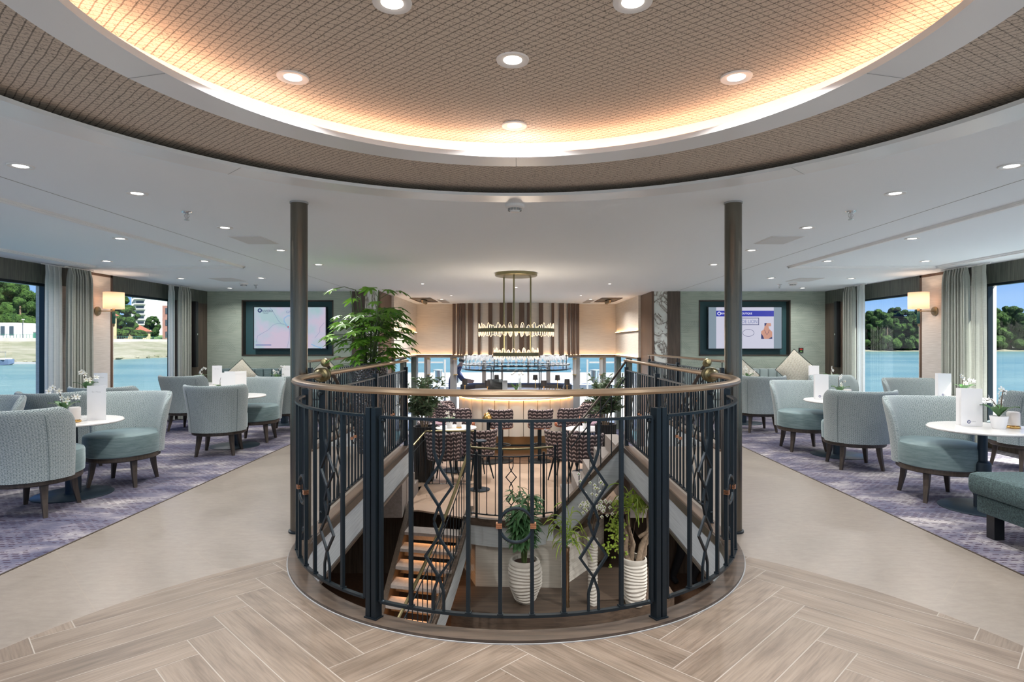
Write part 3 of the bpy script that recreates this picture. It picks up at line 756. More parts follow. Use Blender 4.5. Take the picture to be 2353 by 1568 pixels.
# lower lobby
pl = [(-.72, 7.95), (-.49, 7.22), (.54, 7.17), (1.2, 8.17), (1.2, 8.6), (-.72, 8.6)]
struct(MB().poly(pl, LOW, BAR-.25).build('wall_lobby', 'fascia_cream'))
plat = [(-.95+.0, 6.9), (-.72, 6.62), (-.2, 6.5), (.4, 6.48), (1.0, 6.55), (1.5, 6.7), (1.85, 7.0), (1.85, 9.5), (-.95, 9.5)]
struct(MB().poly(plat, LOW-.75, LOW).build('floor', 'wood_curb_x'))
struct(MB().bb(-3.2, 3.2, 1.8, 9.5, LOW-.8, LOW-.72).build('floor', 'wood_brown'))
b = MB(); b.bb(-3.3, -3.2, 1.8, 9.5, LOW-.8, -.05); struct(b.build('wall_lobby', 'wood_dark'))
b = MB(); b.bb(3.2, 3.3, 1.8, 9.5, LOW-.8, -.05); struct(b.build('wall_lobby', 'wood_dark'))
b = MB(); b.bb(-3.3, 3.3, 9.5, 9.6, LOW-.8, BAR-.03); b.bb(-3.3, 3.3, 1.7, 1.8, LOW-.8, -.05); struct(b.build('wall_lobby', 'wood_dark'))
# void curb + fascia
c = MB(); c.arcslab(VC, 1.303, 1.394, -pi/2, pi/2, 0, .018, 72)
struct(c.build('trim_17', 'wood_curb_x', bevel=0))
c = MB()
for s in (-1, 1): c.bb(s*1.303, s*1.394, VC[1], YV+.03, 0, .018)
struct(c.build('trim_18', 'wood_curb'))
c = MB(); c.arcslab(VC, 1.394, 1.400, -pi/2, pi/2, 0, .006, 72); struct(c.build('trim_19', 'seam_grey'))
c = MB(); c.arcslab(VC, 1.29, 1.31, -pi/2, pi/2, -.045, .014, 72)
for s in (-1, 1): c.bb(s*1.29, s*1.31, VC[1], YV+.03, -.045, .014)
struct(c.build('trim_20', 'wood_leg'))
c = MB(); c.arcslab(VC, 1.30, 1.36, -pi/2, pi/2, -.30, -.045, 72)
for s in (-1, 1): c.bb(s*1.30, s*1.36, VC[1], YV+.03, -.30, -.045)
struct(c.build('wall_void', 'fascia_cloth'))
c = MB(); c.arcslab(VC, 1.285, 1.37, -pi/2, pi/2, -.325, -.30, 72)
for s in (-1, 1): c.bb(s*1.285, s*1.37, VC[1], YV+.03, -.325, -.30)
struct(c.build('trim_21', 'wood_leg'))
# underside of the upper floor
c = MB()
for s in (-1, 1): c.bb(s*1.36, s*3.3, VC[1], YV, -.32, -.05)
c.bb(-3.3, 3.3, 1.7, 2.4, -.32, -.05)
c.arcslab(VC, 1.36, 2.2, -pi/2, pi/2, -.32, -.05, 60)
struct(c.build('ceiling', 'panel_grey'))
# stern terrace outside
struct(MB().bb(-6.5, 6.5, 15.05, 21.5, BAR-.1, BAR-.04).build('floor', 'deck_white'))
# ------------------------------------------------------------ balustrades
RR = 1.345
RAILSH = [(-.024, -.014), (.024, -.014), (.030, -.004), (.026, .008), (.012, .015), (-.012, .015), (-.026, .008), (-.030, -.004)]
def finial(parent, loc, d, mat='old_brass'):
    """turned collar end, axis along d"""
    m = MB(); prof = [(.0, -.045), (.018, -.042), (.026, -.03), (.024, -.022), (.033, -.016), (.036, 0), (.033, .012), (.026, .018), (.030, .026), (.031, .034), (.024, .042), (.0, .046)]
    m.lathe(prof, n=18); o = m.build('end_collar', mat, parent); o.location = loc; o.scale = (1.45, 1.45, 1.3); o.rotation_euler = Vector(d).to_track_quat('Z', 'Y').to_euler(); return o
def baluster_panel(parent, fn, items, z0, z1, bar=.016, path=None, tag_name='panel_frame'):
    """fn(u)->(x, y) along the panel; z0, z1 may be functions of u. items: list of (kind, u)"""
    Z0 = z0 if callable(z0) else (lambda u: z0); Z1 = z1 if callable(z1) else (lambda u: z1)
    us = path; top = [(*fn(u), Z1(u)) for u in us]; bot = [(*fn(u), Z0(u)) for u in us]
    fr = MB(); w_ = bar
    fr.prof(top, [(-.010, -.006), (.010, -.006), (.010, .006), (-.010, .006)], smooth=False)
    fr.prof(bot, [(-.010, -.006), (.010, -.006), (.010, .006), (-.010, .006)], smooth=False)
    for kind, u in items:
        if kind == 'e':
            x, y = fn(u); x2, y2 = fn(u+1e-3); fr.box((x, y, (Z0(u)+Z1(u))/2), (bar*.8, bar*1.2, Z1(u)-Z0(u)), atan2(y2-y, x2-x))
    fo = fr.build(tag_name, 'black_steel', parent)
    for kind, u in items:
        x, y = fn(u); e = 1e-3; x2, y2 = fn(u+e); t = Vector((x2-x, y2-y, 0)).normalized(); a, c = Z0(u), Z1(u); h = c-a
        ang = atan2(t.y, t.x)
        if kind in 'bw':
            m = MB().box((x, y, (a+c)/2), (bar*(1.15 if kind == 'w' else 1), bar, h), ang); m.box((x, y, a+.008), (bar+.010, bar+.010, .008), ang); m.build('baluster', 'black_steel', fo)
        elif kind == 'd':
            hw = .0235; m = MB(); D = .062; hd = .072
            def pt(o_, z): return (x+t.x*o_, y+t.y*o_, a+h*z)
            for s in (-1, 1):
                def cyc(zc): # crossing X, diamond, crossing X
                    return [(s*hw, zc+.195), (s*hw*.9, zc+.175), (0, zc+.105), (-s*D, zc), (0, zc-.105), (s*hw*.9, zc-.175), (s*hw, zc-.195)]
                lst = [(s*hw, 1.0)]
                for zc in (.655, .285):
                    q = cyc(zc); 
                    lst += [(o_*(1 if True else 1), z) for o_, z in q]
                lst.append((s*hw, 0))
                pth = [pt(o_, z) for o_, z in lst]
                m.tube(pth, 0, up=(-t.y, t.x, 0), sq=(.0105, .0105))
            m.build('diamond_baluster', 'black_steel', fo)
        elif kind == 'o':
            R_ = parent.get('_ring', .073)
            m = MB(); m.tube([(x+t.x*R_*cos(q), y+t.y*R_*cos(q), a+h*.465+R_*sin(q)) for q in [2*pi*i/28 for i in range(28)]], .0075, 8, closed=True)
            ro = m.build('ring', 'black_steel', fo)
            for s in (-1, 1):
                cc = MB(); xx, yy_ = x+t.x*R_*s, y+t.y*R_*s
                for dz in (-.008, 0, .008): cc.box((xx, yy_, a+h*.465+dz), (bar+.010, bar+.010, .0065), ang)
                cc.build('clamp', 'copper', ro)
    return fo
def post(parent, x, y, ang, z0, z1, w_=.03, pin=None):
    m = MB()
    t = Vector((cos(ang), sin(ang), 0))
    for s in (-1, 1): m.box((x+t.x*s*.017, y+t.y*s*.017, (z0+z1)/2+s*0), (.026, .042, z1-z0), ang)
    m.box((x, y, z0+.003), (.072, .052, .006), ang)
    p = m.build('post', 'black_steel', parent)
    if pin: MB().tube([(x, y, z1-.01), (x, y, pin)], .006, 8).build('rail_pin', 'black_steel', parent)
    for z in (z0+.082, z1-.055):
        bl = MB(); bl.tube([(x-t.x*.058, y-t.y*.058, z), (x+t.x*.058, y+t.y*.058, z)], .006, 8); [bl.ball((x+t.x*s*.058, y+t.y*s*.058, z), .011, 8, 6) for s in (-1, 1)]
        bl.build('bolt', 'black_steel', parent)
cb = thing('curved_balustrade', 'large curved black steel balustrade with brass handrail around the stair opening', 'railing', (VC[0], VC[1], 0))
def arcpt(deg, r=RR): a = radians(deg); return (sin(a)*r, -cos(a)*r)
for c0, half in ((0, 27), (58, 27), (-58, 27)):
    it = [('e', c0-27), ('b', c0-20.2), ('d', c0-14.5), ('b', c0-8.8), ('b', c0-2.9), ('o', c0), ('b', c0+2.9), ('b', c0+8.8), ('d', c0+14.5), ('b', c0+20.2), ('e', c0+27)]
    baluster_panel(cb, lambda u: arcpt(u), it, .099, .935, path=[c0-27+54*i/24 for i in range(25)])
for a in (-28.9, 28.9): post(cb, *arcpt(a), radians(a), .018, .975, pin=1.04)
for a in (-87, 87): post(cb, *arcpt(a), radians(a), .018, .975, pin=1.04)
hr = MB().prof([(*arcpt(a), 1.053) for a in [-96+192*i/96 for i in range(97)]], RAILSH); hr.build('handrail', 'brass_rail', cb)
for s in (-1, 1):
    x, y = arcpt(s*98.5); finial(cb, (x, y, 1.05), (-s*sin(radians(8)), 1, 0))
def straight(name, label, x, y0, y1, zf, posts, fin=None, group=None, pitch=.095, zt=.935):
    r = thing(name, label, 'railing', (x, y0, zf), 0, group)
    ps = posts
    for i in range(len(ps)-1):
        a, c = ps[i]+.05-y0, ps[i+1]-.05-y0; L = c-a; k = max(3, round(L/pitch)); it = [('e', a), ('e', c)]
        for j in range(1, k):
            u = a+L*j/k
            if j in (3, k-3) and k > 8: it.append(('d', u))
            elif k > 8 and j in (4, k-4) and False: pass
            else: it.append(('b', u))
        if k > 8: it.append(('o', a+L*(.5 if k % 2 else .5+.5/k)))
        r['_ring'] = L/k/2
        baluster_panel(r, lambda u: (0, u), it, .099, zt, bar=.013, path=[a, (a+c)/2, c])
    if '_ring' in r: del r['_ring']
    for p_ in ps: post(r, 0, p_-y0, pi/2, .018, zt+.04, pin=1.04)
    MB().prof([(0, u, 1.053) for u in (0.0, (y1-y0)/2, y1-y0)], RAILSH).build('handrail', 'brass_rail', r)
    if fin: finial(r, (0, -.02, 1.05), (0, 1, 0))
    return r
straight('side_balustrade', 'black steel balustrade with brass rail between the stair opening and the hammered planter', -1.345, 4.14, 7.33, 0, [4.18, 5.73, 7.30], True)
straight('side_balustrade', 'black steel balustrade with brass rail along the stair opening, wooded shore side', 1.345, 4.14, 7.33, 0, [4.18, 5.73, 7.30], True)
straight('aisle_balustrade', 'brass-topped black railing behind the hammered planter near the map screen', -2.42, 7.0, 10.9, 0, [7.03, 8.97, 10.87], group=None)
straight('aisle_balustrade', 'brass-topped black railing beside the marble panel and the jewellery screen', 2.42, 7.0, 10.9, 0, [7.03, 8.97, 10.87])
b = MB()
for s in (-1, 1): b.bb(s*2.37, s*2.46, 6.98, YT, 0, .018)
struct(b.build('trim_22', 'wood_curb'))
# descending stair flights beside the void (upper floor down to the bar)
for s in (-1, 1):
    st = MB()
    for k in range(5): st.bb(s*1.40, s*2.36, YV+.02+.30*k, YV+.34+.30*k, BAR-.02, -.172*(k+1))
    struct(st.build('floor', 'stone_tread'))
    h = thing('stair_handrail', 'sloping black and brass handrail going down beside the %s' % ('hammered planter' if s < 0 else 'marble-panel aisle railing'), 'handrail', (s*2.30, 7.25, 0))
    MB().prof([(0, -.03, 1.02), (0, .1, .97), (0, 1.5, .12)], [(a*.8, c*.8) for a, c in RAILSH], up=(0, .5, 1)).build('rail', 'wood_leg', h)
    MB().tube([(0, .02, .88), (0, 1.45, .0)], .008, 8).build('lower_rail', 'black_steel', h)
    finial(h, (0, -.05, 1.03), (0, 1, -.3))
    for u in (.1, .8, 1.42): MB().tube([(0, u, .97-(u-.1)*.607), (0, u, -.5-(.15 if u > .5 else 0))], .008, 6).build('baluster', 'black_steel', h)
# cross flight on the wooded side: cloth stringer, tread flight and handrail in one plane
a0 = Vector((.435, 7.30, BAR)); a1 = Vector((1.24, 7.30, -.0))
d = (a1-a0).normalized(); nrm = Vector((d.z, 0, -d.x)); 
def strip(o0, o1, y0, y1, ea=0, eb=0):
    pts = [a0+nrm*o0-d*ea, a1+nrm*o0+d*eb, a1+nrm*o1+d*eb, a0+nrm*o1-d*ea]; m = MB(); vs = [(p.x, y0, p.z) for p in pts]+[(p.x, y1, p.z) for p in pts]
    m.add(vs, [(0,1,2,3),(7,6,5,4),(0,4,5,1),(1,5,6,2),(2,6,7,3),(3,7,4,0)]); return m
struct(strip(.03, .27, 7.27, 7.33, .02, .0).build('wall_stair', 'fascia_cloth'))
struct(strip(-.02, .03, 7.25, 7.35, .05, .05).build('trim_23', 'wood_curb_x'))
struct(strip(.27, .30, 7.22, 7.62, -.1, .0).build('trim_24', 'wood_curb_x'))
st = MB()
for k in range(5): st.bb(.61+.155*k, .78+.155*k, 7.34, 8.3, BAR+.172*k-.1, BAR+.172*(k+1))
struct(st.build('floor', 'stone_tread'))
cr = thing('cross_stair_railing', 'steep black stair railing rising from the bar landing to the upper deck', 'railing', (0, 7.22, 0))
MB().prof([(.56, 0, .05), (.60, 0, .10), (1.0, 0, .6), (1.32, 0, 1.04)], [(a*.7, c*.8) for a, c in RAILSH], up=(0, 0, 1)).build('handrail', 'wood_leg', cr)
MB().tube([(.66, 0, .0), (1.38, 0, .92)], .008, 6).build('upper_bar', 'black_steel', cr)
for i in range(7):
    x = .50+.13*i; z = BAR+(x-.435)/.805*.86; MB().box((x, 0, (z+z+.86)/2), (.010, .010, .86)).build('baluster', 'black_steel', cr)
MB().box((.47, 0, BAR+.45), (.03, .03, .9)).build('post', 'black_steel', cr)
# landing guard (curved) with brass rail
lg = thing('landing_balustrade', 'thin black guard with a slim brass rail at the edge of the bar landing', 'railing', (0, 0, BAR))
def lf(u): return (-.60+1.04*u, 7.24-.16*sin(pi*u))
pth = [i/14 for i in range(15)]
lg['_ring'] = .03
baluster_panel(lg, lf, [('e', .09), ('e', .15), ('b', .24), ('b', .34), ('b', .42), ('d', .52), ('b', .62), ('b', .72), ('e', .86), ('e', .93)], .08, .78, bar=.008, path=pth)
del lg['_ring']
MB().prof([(*lf(u), .87) for u in pth], [(a*.6, c*.8) for a, c in RAILSH]).build('handrail', 'old_brass', lg)
for u in (.12, .895):
    x, y = lf(u); MB().box((x, y, .41), (.03, .03, .82)).build('post', 'black_steel', lg)
# lower stair: treads with warm nosing light, stringers and rail
def sp(k, side):   # centre line of the lower flight (k steps down)
    y = 7.42-.205*k; z = BAR-.128*k; xin = -.60-.030*k-.0022*k*k; xout = -1.32-.012*k
    return (xin if side else xout), y, z
lower = thing('lower_staircase', 'lit stone staircase curving down from the bar landing to the lower deck', 'staircase', (0, 0, 0))
for k in range(1, 12):
    xi, y, z = sp(k, 1); xo, _, _ = sp(k, 0); sk = .16
    q = [(xo, y+sk), (xi, y), (xi, y-.235), (xo, y-.235+sk)]
    t_ = MB().poly([(a, c) for a, c in q][::-1], z-.035, z).build('tread', 'stone_tread', lower)
    MB().add([(xo, y+sk-.01, z-.16), (xi, y-.01, z-.16), (xi, y-.01, z-.034), (xo, y+sk-.01, z-.034)], [(0, 1, 2, 3)]).build('riser', 'stone_tread', lower)
    MB().add([(xo+.05, y-.235+.16+.03, z-.036), (xi-.05, y-.235+.03, z-.036), (xi-.05, y-.235+.045, z-.036), (xo+.05, y-.235+.16+.045, z-.036)], [(0, 1, 2, 3)]).build('nosing_light', 'stair_led', t_)
def spath(side, dz, dx=0): return [(sp(k*.5, side)[0]+dx, sp(k*.5, side)[1]+(0 if side else .16), sp(k*.5, side)[2]+dz) for k in range(0, 23)]
MB().prof(spath(1, .07, .03), [(-.03, -.25), (.03, -.25), (.03, 0), (-.03, 0)], smooth=False).build('stringer', 'fascia_cloth', lower)
MB().prof(spath(1, .09, .03), [(-.04, -.02), (.04, -.02), (.04, .025), (-.04, .025)], smooth=False).build('stringer_cap', 'wood_curb_x', lower)
MB().prof(spath(0, .12, -.02), [(-.03, -.40), (.03, -.40), (.03, 0), (-.03, 0)], smooth=False).build('outer_stringer', 'wood_leg', lower)
sr = thing('lower_stair_railing', 'curving slim railing with a pale brass handrail above the lit lower stairs', 'railing', (0, 0, 0))
MB().prof(spath(1, .87, .03), [(a*.6, c*.8) for a, c in RAILSH]).build('handrail', 'old_brass', sr)
MB().tube(spath(1, .76, .03), .006, 6).build('upper_bar', 'black_steel', sr); MB().tube(spath(1, .15, .03), .006, 6).build('lower_bar', 'black_steel', sr)
for k in range(1, 22):
    x, y, z = spath(1, 0, .03)[k]; MB().box((x, y, z+.45), (.009, .009, .64)).build('baluster', 'black_steel', sr)
# bar platform guard on the planter side
pg = thing('platform_railing', 'slim black guard rail with brass top beside the ribbed black planter', 'railing', (-.95, 8.6, BAR))
MB().prof([(-.55, -.55, .62), (-.35, 0, .86), (.35, 0, .86)], [(a*.6, c*.8) for a, c in RAILSH]).build('handrail', 'old_brass', pg)
MB().tube([(-.55, -.55, .52), (-.35, 0, .76), (.35, 0, .76)], .005, 6).build('upper_bar', 'black_steel', pg); MB().tube([(-.35, 0, .1), (.35, 0, .1)], .006, 6).build('lower_bar', 'black_steel', pg)
for i in range(8): MB().box((-.35+.1*i, 0, .43), (.009, .009, .66)).build('baluster', 'black_steel', pg)
MB().box((.36, 0, .44), (.03, .03, .88)).build('post', 'black_steel', pg)
# columns
for s, l in ((-1, 'dark bronze round column between the curved rail and the map screen'), (1, 'dark bronze round column between the curved rail and the jewellery screen')):
    c = thing('bronze_column', l, 'column', (s*1.462, 4.03, 0))
    MB().lathe([(.056, 0), (.056, CZ-.006)], n=40, caps=False).build('shaft', 'column_bronze', c)
    MB().lathe([(.068, 0), (.068, .012), (.056, .014)], n=40).build('base_ring', 'black_steel', c)
    MB().lathe([(.060, CZ-.012), (.060, CZ-.001)], n=40).build('top_ring', 'seam_grey', c)
# ------------------------------------------------------------ lounge furniture
def shell(m, n, rb, rt, zb_, zt_, th, wing, corner, lean=.0, vexp=1.2, sweep=0.0):
    """upholstered barrel back centred on +Y, closed and rounded at its rim"""
    ns, ntt = 40, 16; outer = []; inner = []
    ss = [math.copysign(1-(1-abs(q))**1.6, q) for q in [-1+2*i/ns for i in range(ns+1)]]
    ts = [1-(1-i/ntt)**1.8 for i in range(ntt+1)]
    O = []; I = []
    for s in ss:
        co = []; ci = []
        for t in ts:
            th_m = wing
            if t > 1-corner:
                q = (t-(1-corner))/corner; th_m = wing*(1-.16*(1-sqrt(max(0, 1-q*q))))
            a = s*th_m; r = rb+(rt-rb)*t**vexp
            edge = sqrt(max(0, 1-abs(s)**14)); e2 = sqrt(max(0, 1-t**22)); hh = th/2*edge*e2
            z = zb_+(zt_-zb_+.012*s*s-.05*max(0, abs(s)-.86)/.14*t)*t
            ly = lean*t*t
            for lst, rr in ((co, r+hh), (ci, r-hh)):
                lst.append((sin(a)*rr, cos(a)*rr+ly, z))
        O.append(co); I.append(ci)
    vs = []; uv = []
    for blk, sg in ((O, 1), (I, -1)):
        for i, s in enumerate(ss):
            for j, t in enumerate(ts): vs.append(blk[i][j]); uv.append((s*wing*(rb+rt)/2, zb_+(zt_-zb_)*t))
    NT = ntt+1; B = (ns+1)*NT; fs = []
    for i in range(ns):
        for j in range(ntt):
            a, b_, c, d = i*NT+j, (i+1)*NT+j, (i+1)*NT+j+1, i*NT+j+1
            fs.append((a, b_, c, d)); fs.append((B+d, B+c, B+b_, B+a))
        fs.append((i*NT, B+i*NT, B+(i+1)*NT, (i+1)*NT))
    for j in range(ntt):
        for i in (0, ns): fs.append((i*NT+j, i*NT+j+1, B+i*NT+j+1, B+i*NT+j))
    for i in range(ns):
        j = ntt; fs.append((i*NT+j, (i+1)*NT+j, B+(i+1)*NT+j, B+i*NT+j))
    m.add(vs, fs, True, uv)
def make_chair():
    r = thing('lounge_chair', 'x', 'chair')
    m = MB(); shell(m, 0, .272, .318, .275, .80, .062, radians(96), .32, .085, 1.5); m.build('backrest', 'chair_weave', r)
    m = MB(); m.lathe([(0, .275), (.315, .275), (.336, .285), (.340, .35), (.339, .435), (.332, .452), (.31, .462), (.2, .468), (.1, .472), (0, .472)], (0, -.055, 0), 48, .86, .99, False); m.build('seat', 'velvet', r)
    m = MB(); m.lathe([(.0, .235), (.318, .235), (.33, .242), (.33, .278), (0, .278)], (0, -.045, 0), n=48, sx=.86, sy=.98, caps=False); m.build('apron', 'wood_leg', r)
    for a in (45, 135, 225, 315):
        q = radians(a); m = MB(); x, y = cos(q), sin(q)
        rings = []
        for z, w_, rr in ((.265, .026, .248), (.13, .020, .266), (0, .0135, .296)):
            rings.append([(x*rr*.92+cos(q+pi/4+pi/2*k)*w_*1.3, y*rr-.04+sin(q+pi/4+pi/2*k)*w_*1.3, z) for k in range(4)])
        m.loft(rings[::-1], True, True, False); m.build('leg', 'wood_leg', r)
    m = MB()
    for s in (-1, 1):
        pts = []
        for t in [i/10 for i in range(11)]:
            rr = .272+.046*t**1.5+.032*sqrt(max(0, 1-t**22)); a = s*radians(50); pts.append((sin(a)*rr, cos(a)*rr+.085*t*t, .28+.52*t*.99))
        m.tube(pts, .0028, 6)
    m.build('seam', 'chair_weave', r)
    return r
chair0 = make_chair()
CH = [ # x, y, facing deg (0 away from the camera, 90 towards +X), label
 (-3.62, 4.47, -8, 'teal weave lounge chair with its back to us, in front of gold-lamp table, riverbank side'),
 (-3.56, 5.46, 172, 'teal velvet lounge chair beside beige floor, facing round table with gold candle lamp, riverbank side'),
 (-4.58, 5, 172, 'pale-lit lounge chair cut by photo edge, across the gold-lamp table from the aisle, riverbank side'),
 (-4.45, 5.9, -5, 'shaded teal lounge chair behind the orchid table, facing the river window'),
 (-4.45, 6.55, -12, 'lounge chair whose top edge shows under the sconce, in front of the river window'),
 (-4.78, 8.72, 0, 'lounge chair with its back to us beside the pleated curtain, riverbank side'),
 (-3.4, 6.84, -13, 'lounge chair with full woven back toward us, next to beige floor, riverbank side'),
 (-3.38, 7.8, 172, 'lounge chair facing us with teal seat, at table with open white menus'),
 (-3.36, 8.62, 0, 'lounge chair partly hidden by the bronze column, riverbank side'),
 (3.46, 4.95, -172, 'large teal velvet lounge chair with open woven back, beside ottoman side table, wooded shore side'),
 (3.46, 6.1, 10, 'lounge chair with rounded woven back toward us, next to beige floor, wooded shore side'),
 (3.42, 7.16, -172, 'lounge chair facing us with teal seat, beside pot-and-menu table, wooded shore side'),
 (3.48, 8.6, 0, 'lounge chair with diamond-weave back toward us, in front of channelled sofa'),
 (5.10, 7.64, -174, 'sunlit lounge chair in front of the wooded-shore window'),
 (5.1, 5.95, 5, 'lounge chair cut by photo edge, behind table with gold candle lamp, wooded shore side'),
 (4.50, 8.35, 175, 'small distant lounge chair beside the green curtain, wooded shore side'),
]
for i, (x, y, f, l) in enumerate(CH):
    rz = pi-radians(f)
    if i == 0: chair0.location = (x, y, .002); chair0.rotation_euler = (0, 0, rz); chair0['label'] = l; chair0['group'] = 'lounge chairs'
    else: dup(chair0, (x, y, .002), rz, l, 'lounge chairs')
def make_table():
    r = thing('pedestal_table', 'x', 'table')
    m = MB(); m.lathe([(0, .598), (.345, .598), (.358, .604), (.360, .612), (.352, .622), (0, .622)], n=56, caps=False); m.build('tabletop', 'marble_top', r)
    m = MB(); m.lathe([(0, .585), (.16, .585), (.16, .598), (0, .598)], n=32, caps=False); m.lathe([(.032, .36), (.032, .586)], n=24); m.lathe([(.056, .012), (.056, .335), (.052, .352), (.032, .365)], n=28); m.build('pedestal', 'table_black', r)
    m = MB(); m.lathe([(0, 0), (.285, 0), (.288, .004), (.28, .010), (0, .014)], n=56, caps=False); m.build('base_plate', 'table_black', r)
    return r
t0 = make_table()
TB = [(-3.70, 5.0, 'round white marble table with gold candle lamp and bar menu, riverbank side'),
 (-4.95, 7.1, 'round table by the river window, mostly hidden by the chairs under the sconce'),
 (-3.46, 7.36, 'round white table with two open menus standing on it, riverbank side'),
 (-4.80, 9.45, 'far round table with white menu beside the wood corner panel, riverbank side'),
 (-3.62, 9.35, 'far round table with orchid in front of the grey-blue sofa, riverbank side'),
 (3.57, 4.58, 'round white marble table with orchid and gold candle lamp, wooded shore side'),
 (3.64, 6.76, 'round white table with menu and orchid between two teal chairs, wooded shore side'),
 (5.14, 6.98, 'round table in the sunlight close to the wooded-shore window'),
 (4.72, 9.35, 'far round table with menu in front of the big patterned cushion'),
 (3.58, 9.45, 'far round table with orchid, just past the bronze column, wooded shore side')]
for i, (x, y, l) in enumerate(TB):
    if i == 0: t0.location = (x, y, .002); t0['label'] = l; t0['group'] = 'round marble tables'
    else: dup(t0, (x, y, .002), 0, l, 'round marble tables')
TZ = .6245
def orchid(x, y, z, label, s=1.0, rot=0.0, seed=0):
    rn = random.Random(seed); r = thing('potted_orchid', label, 'plant', (x, y, z), rot, 'potted orchids'); r.scale = (s,)*3
    m = MB(); m.lathe([(0, 0), (.036, 0), (.042, .01), (.056, .085), (.056, .09), (.050, .09), (.046, .07), (0, .07)], n=24, caps=False); m.build('pot', 'pot_white', r)
    m = MB()
    for k in range(5):
        a = 2*pi*k/5+rn.uniform(-.4, .4); L = rn.uniform(.09, .13); n = 7; rows = []
        for i in range(n+1):
            t = i/n; rr = L*t; zz = .085+.05*sin(t*2.2)+.03*t; w_ = .024*sin(pi*min(1, t*.93+.07))**.7
            c = Vector((cos(a)*rr, sin(a)*rr, zz)); sd = Vector((-sin(a), cos(a), 0))*w_
            rows.append([c-sd+Vector((0, 0, .006)), c, c+sd+Vector((0, 0, .006))])
        m.loft(rows, False, False, True)
    m.build('leaves', 'leaf_orchid', r)
    m = MB(); fl = MB(); ye = MB()
    for sgn, hh in ((-1, .26), (1, .20)):
        pth = [(0, 0, .08), (sgn*.015, .005, .16), (sgn*.03, .0, hh-.03), (sgn*.055, -.01, hh+.01), (sgn*.09, -.02, hh)]
        m.tube(pth, .0028, 6)
        for k in range(4):
            t = .35+.65*k/3; i = min(3, int(t*4)); q = t*4-i; p = Vector(pth[i]).lerp(Vector(pth[min(4, i+1)]), q)+Vector((rn.uniform(-.012, .012), rn.uniform(-.02, .0), rn.uniform(-.01, .014)))
            if p.z < .15: continue
            ax = Vector((rn.uniform(-.6, .6), -1, rn.uniform(-.2, .3))).normalized(); Rm = ax.to_track_quat('Z', 'Y').to_matrix()
            for j in range(5):
                a = 2*pi*j/5+.3; c = p+Rm @ Vector((cos(a)*.013, sin(a)*.013, 0)); 
                vs = [p+Rm @ Vector((cos(a+da)*ra, sin(a+da)*ra, .004*(ra > .015))) for da, ra in ((0, .002), (.5, .015), (.28, .023), (0, .026), (-.28, .023), (-.5, .015))]
                fl.add(vs, [(0, 1, 2, 3, 4, 5)])
            ye.ball(tuple(p+Rm @ Vector((0, 0, .004))), .004, 6, 4)
    m.build('stems', 'twig', r); f = fl.build('flowers', 'petal', r, fix=False); ye.build('flower_hearts', 'petal_yellow', f)
    return r
def menu(x, y, z, label, rot=0.0, logo=False, wid=.155, ht=.285, ang=38, script=True):
    r = thing('folded_menu', label, 'menu', (x, y, z), rot, 'standing menus')
    a = radians(ang)
    for nm, s in (('front_cover', 1), ('back_cover', -1)):
        if s > 0: dx, dy = -1, 0
        else: dx, dy = -cos(a), sin(a)
        m = MB(); th = .0016; nx, ny = -dy*th, dx*th
        m.add([(0, 0, 0), (dx*wid, dy*wid, 0), (dx*wid, dy*wid, ht), (0, 0, ht), (nx, ny, 0), (dx*wid+nx, dy*wid+ny, 0), (dx*wid+nx, dy*wid+ny, ht), (nx, ny, ht)], [(0,1,2,3),(7,6,5,4),(0,4,5,1),(1,5,6,2),(2,6,7,3),(3,7,4,0)])
        p = m.build(nm, 'paper', r)
        if s > 0:
            if logo:
                q = MB(); q.tube([(-wid*.64+.011*cos(t), -.0012, .035+.011*sin(t)) for t in [2*pi*i/16 for i in range(16)]], .003, 4, closed=True); q.build('emblem', 'paper_logo', p)
                text('R', .018, 'paper_logo', p, (-wid*.64, -.0014, .029), align='CENTER'); text('RIVIERA', .011, 'paper_grey', p, (-wid*.54, -.0014, .033))
            elif script:
                text('Bar Menu', .019, 'paper_grey', p, (-wid*.5, -.0014, ht*.80), align='CENTER')
                q = MB()
                for k in range(4): q.tube([(-wid*(.15+.1*k)-.07*sin(t*1.3), -.0012, .01+ht*.55*t/2) for t in [i/8*2 for i in range(9)]], .0005, 3)
                q.build('swirl_lines', 'paper_grey', p)
    return r
def candle(x, y, z, label):
    r = thing('candle_lamp', label, 'lamp', (x, y, z), 0, 'gold candle lamps')
    MB().lathe([(0, 0), (.040, 0), (.046, .005), (.046, .014), (.036, .020), (.020, .024), (.016, .032), (0, .032)], n=28, caps=False).build('base', 'gold', r)
    MB().lathe([(.042, .024), (.042, .115), (.036, .124), (.0, .126)], n=28, caps=False).build('glass_shade', 'frost', r)
    MB().lathe([(0, .032), (.017, .032), (.017, .105), (0, .107)], n=16, caps=False).build('candle', 'shade_fabric', r)
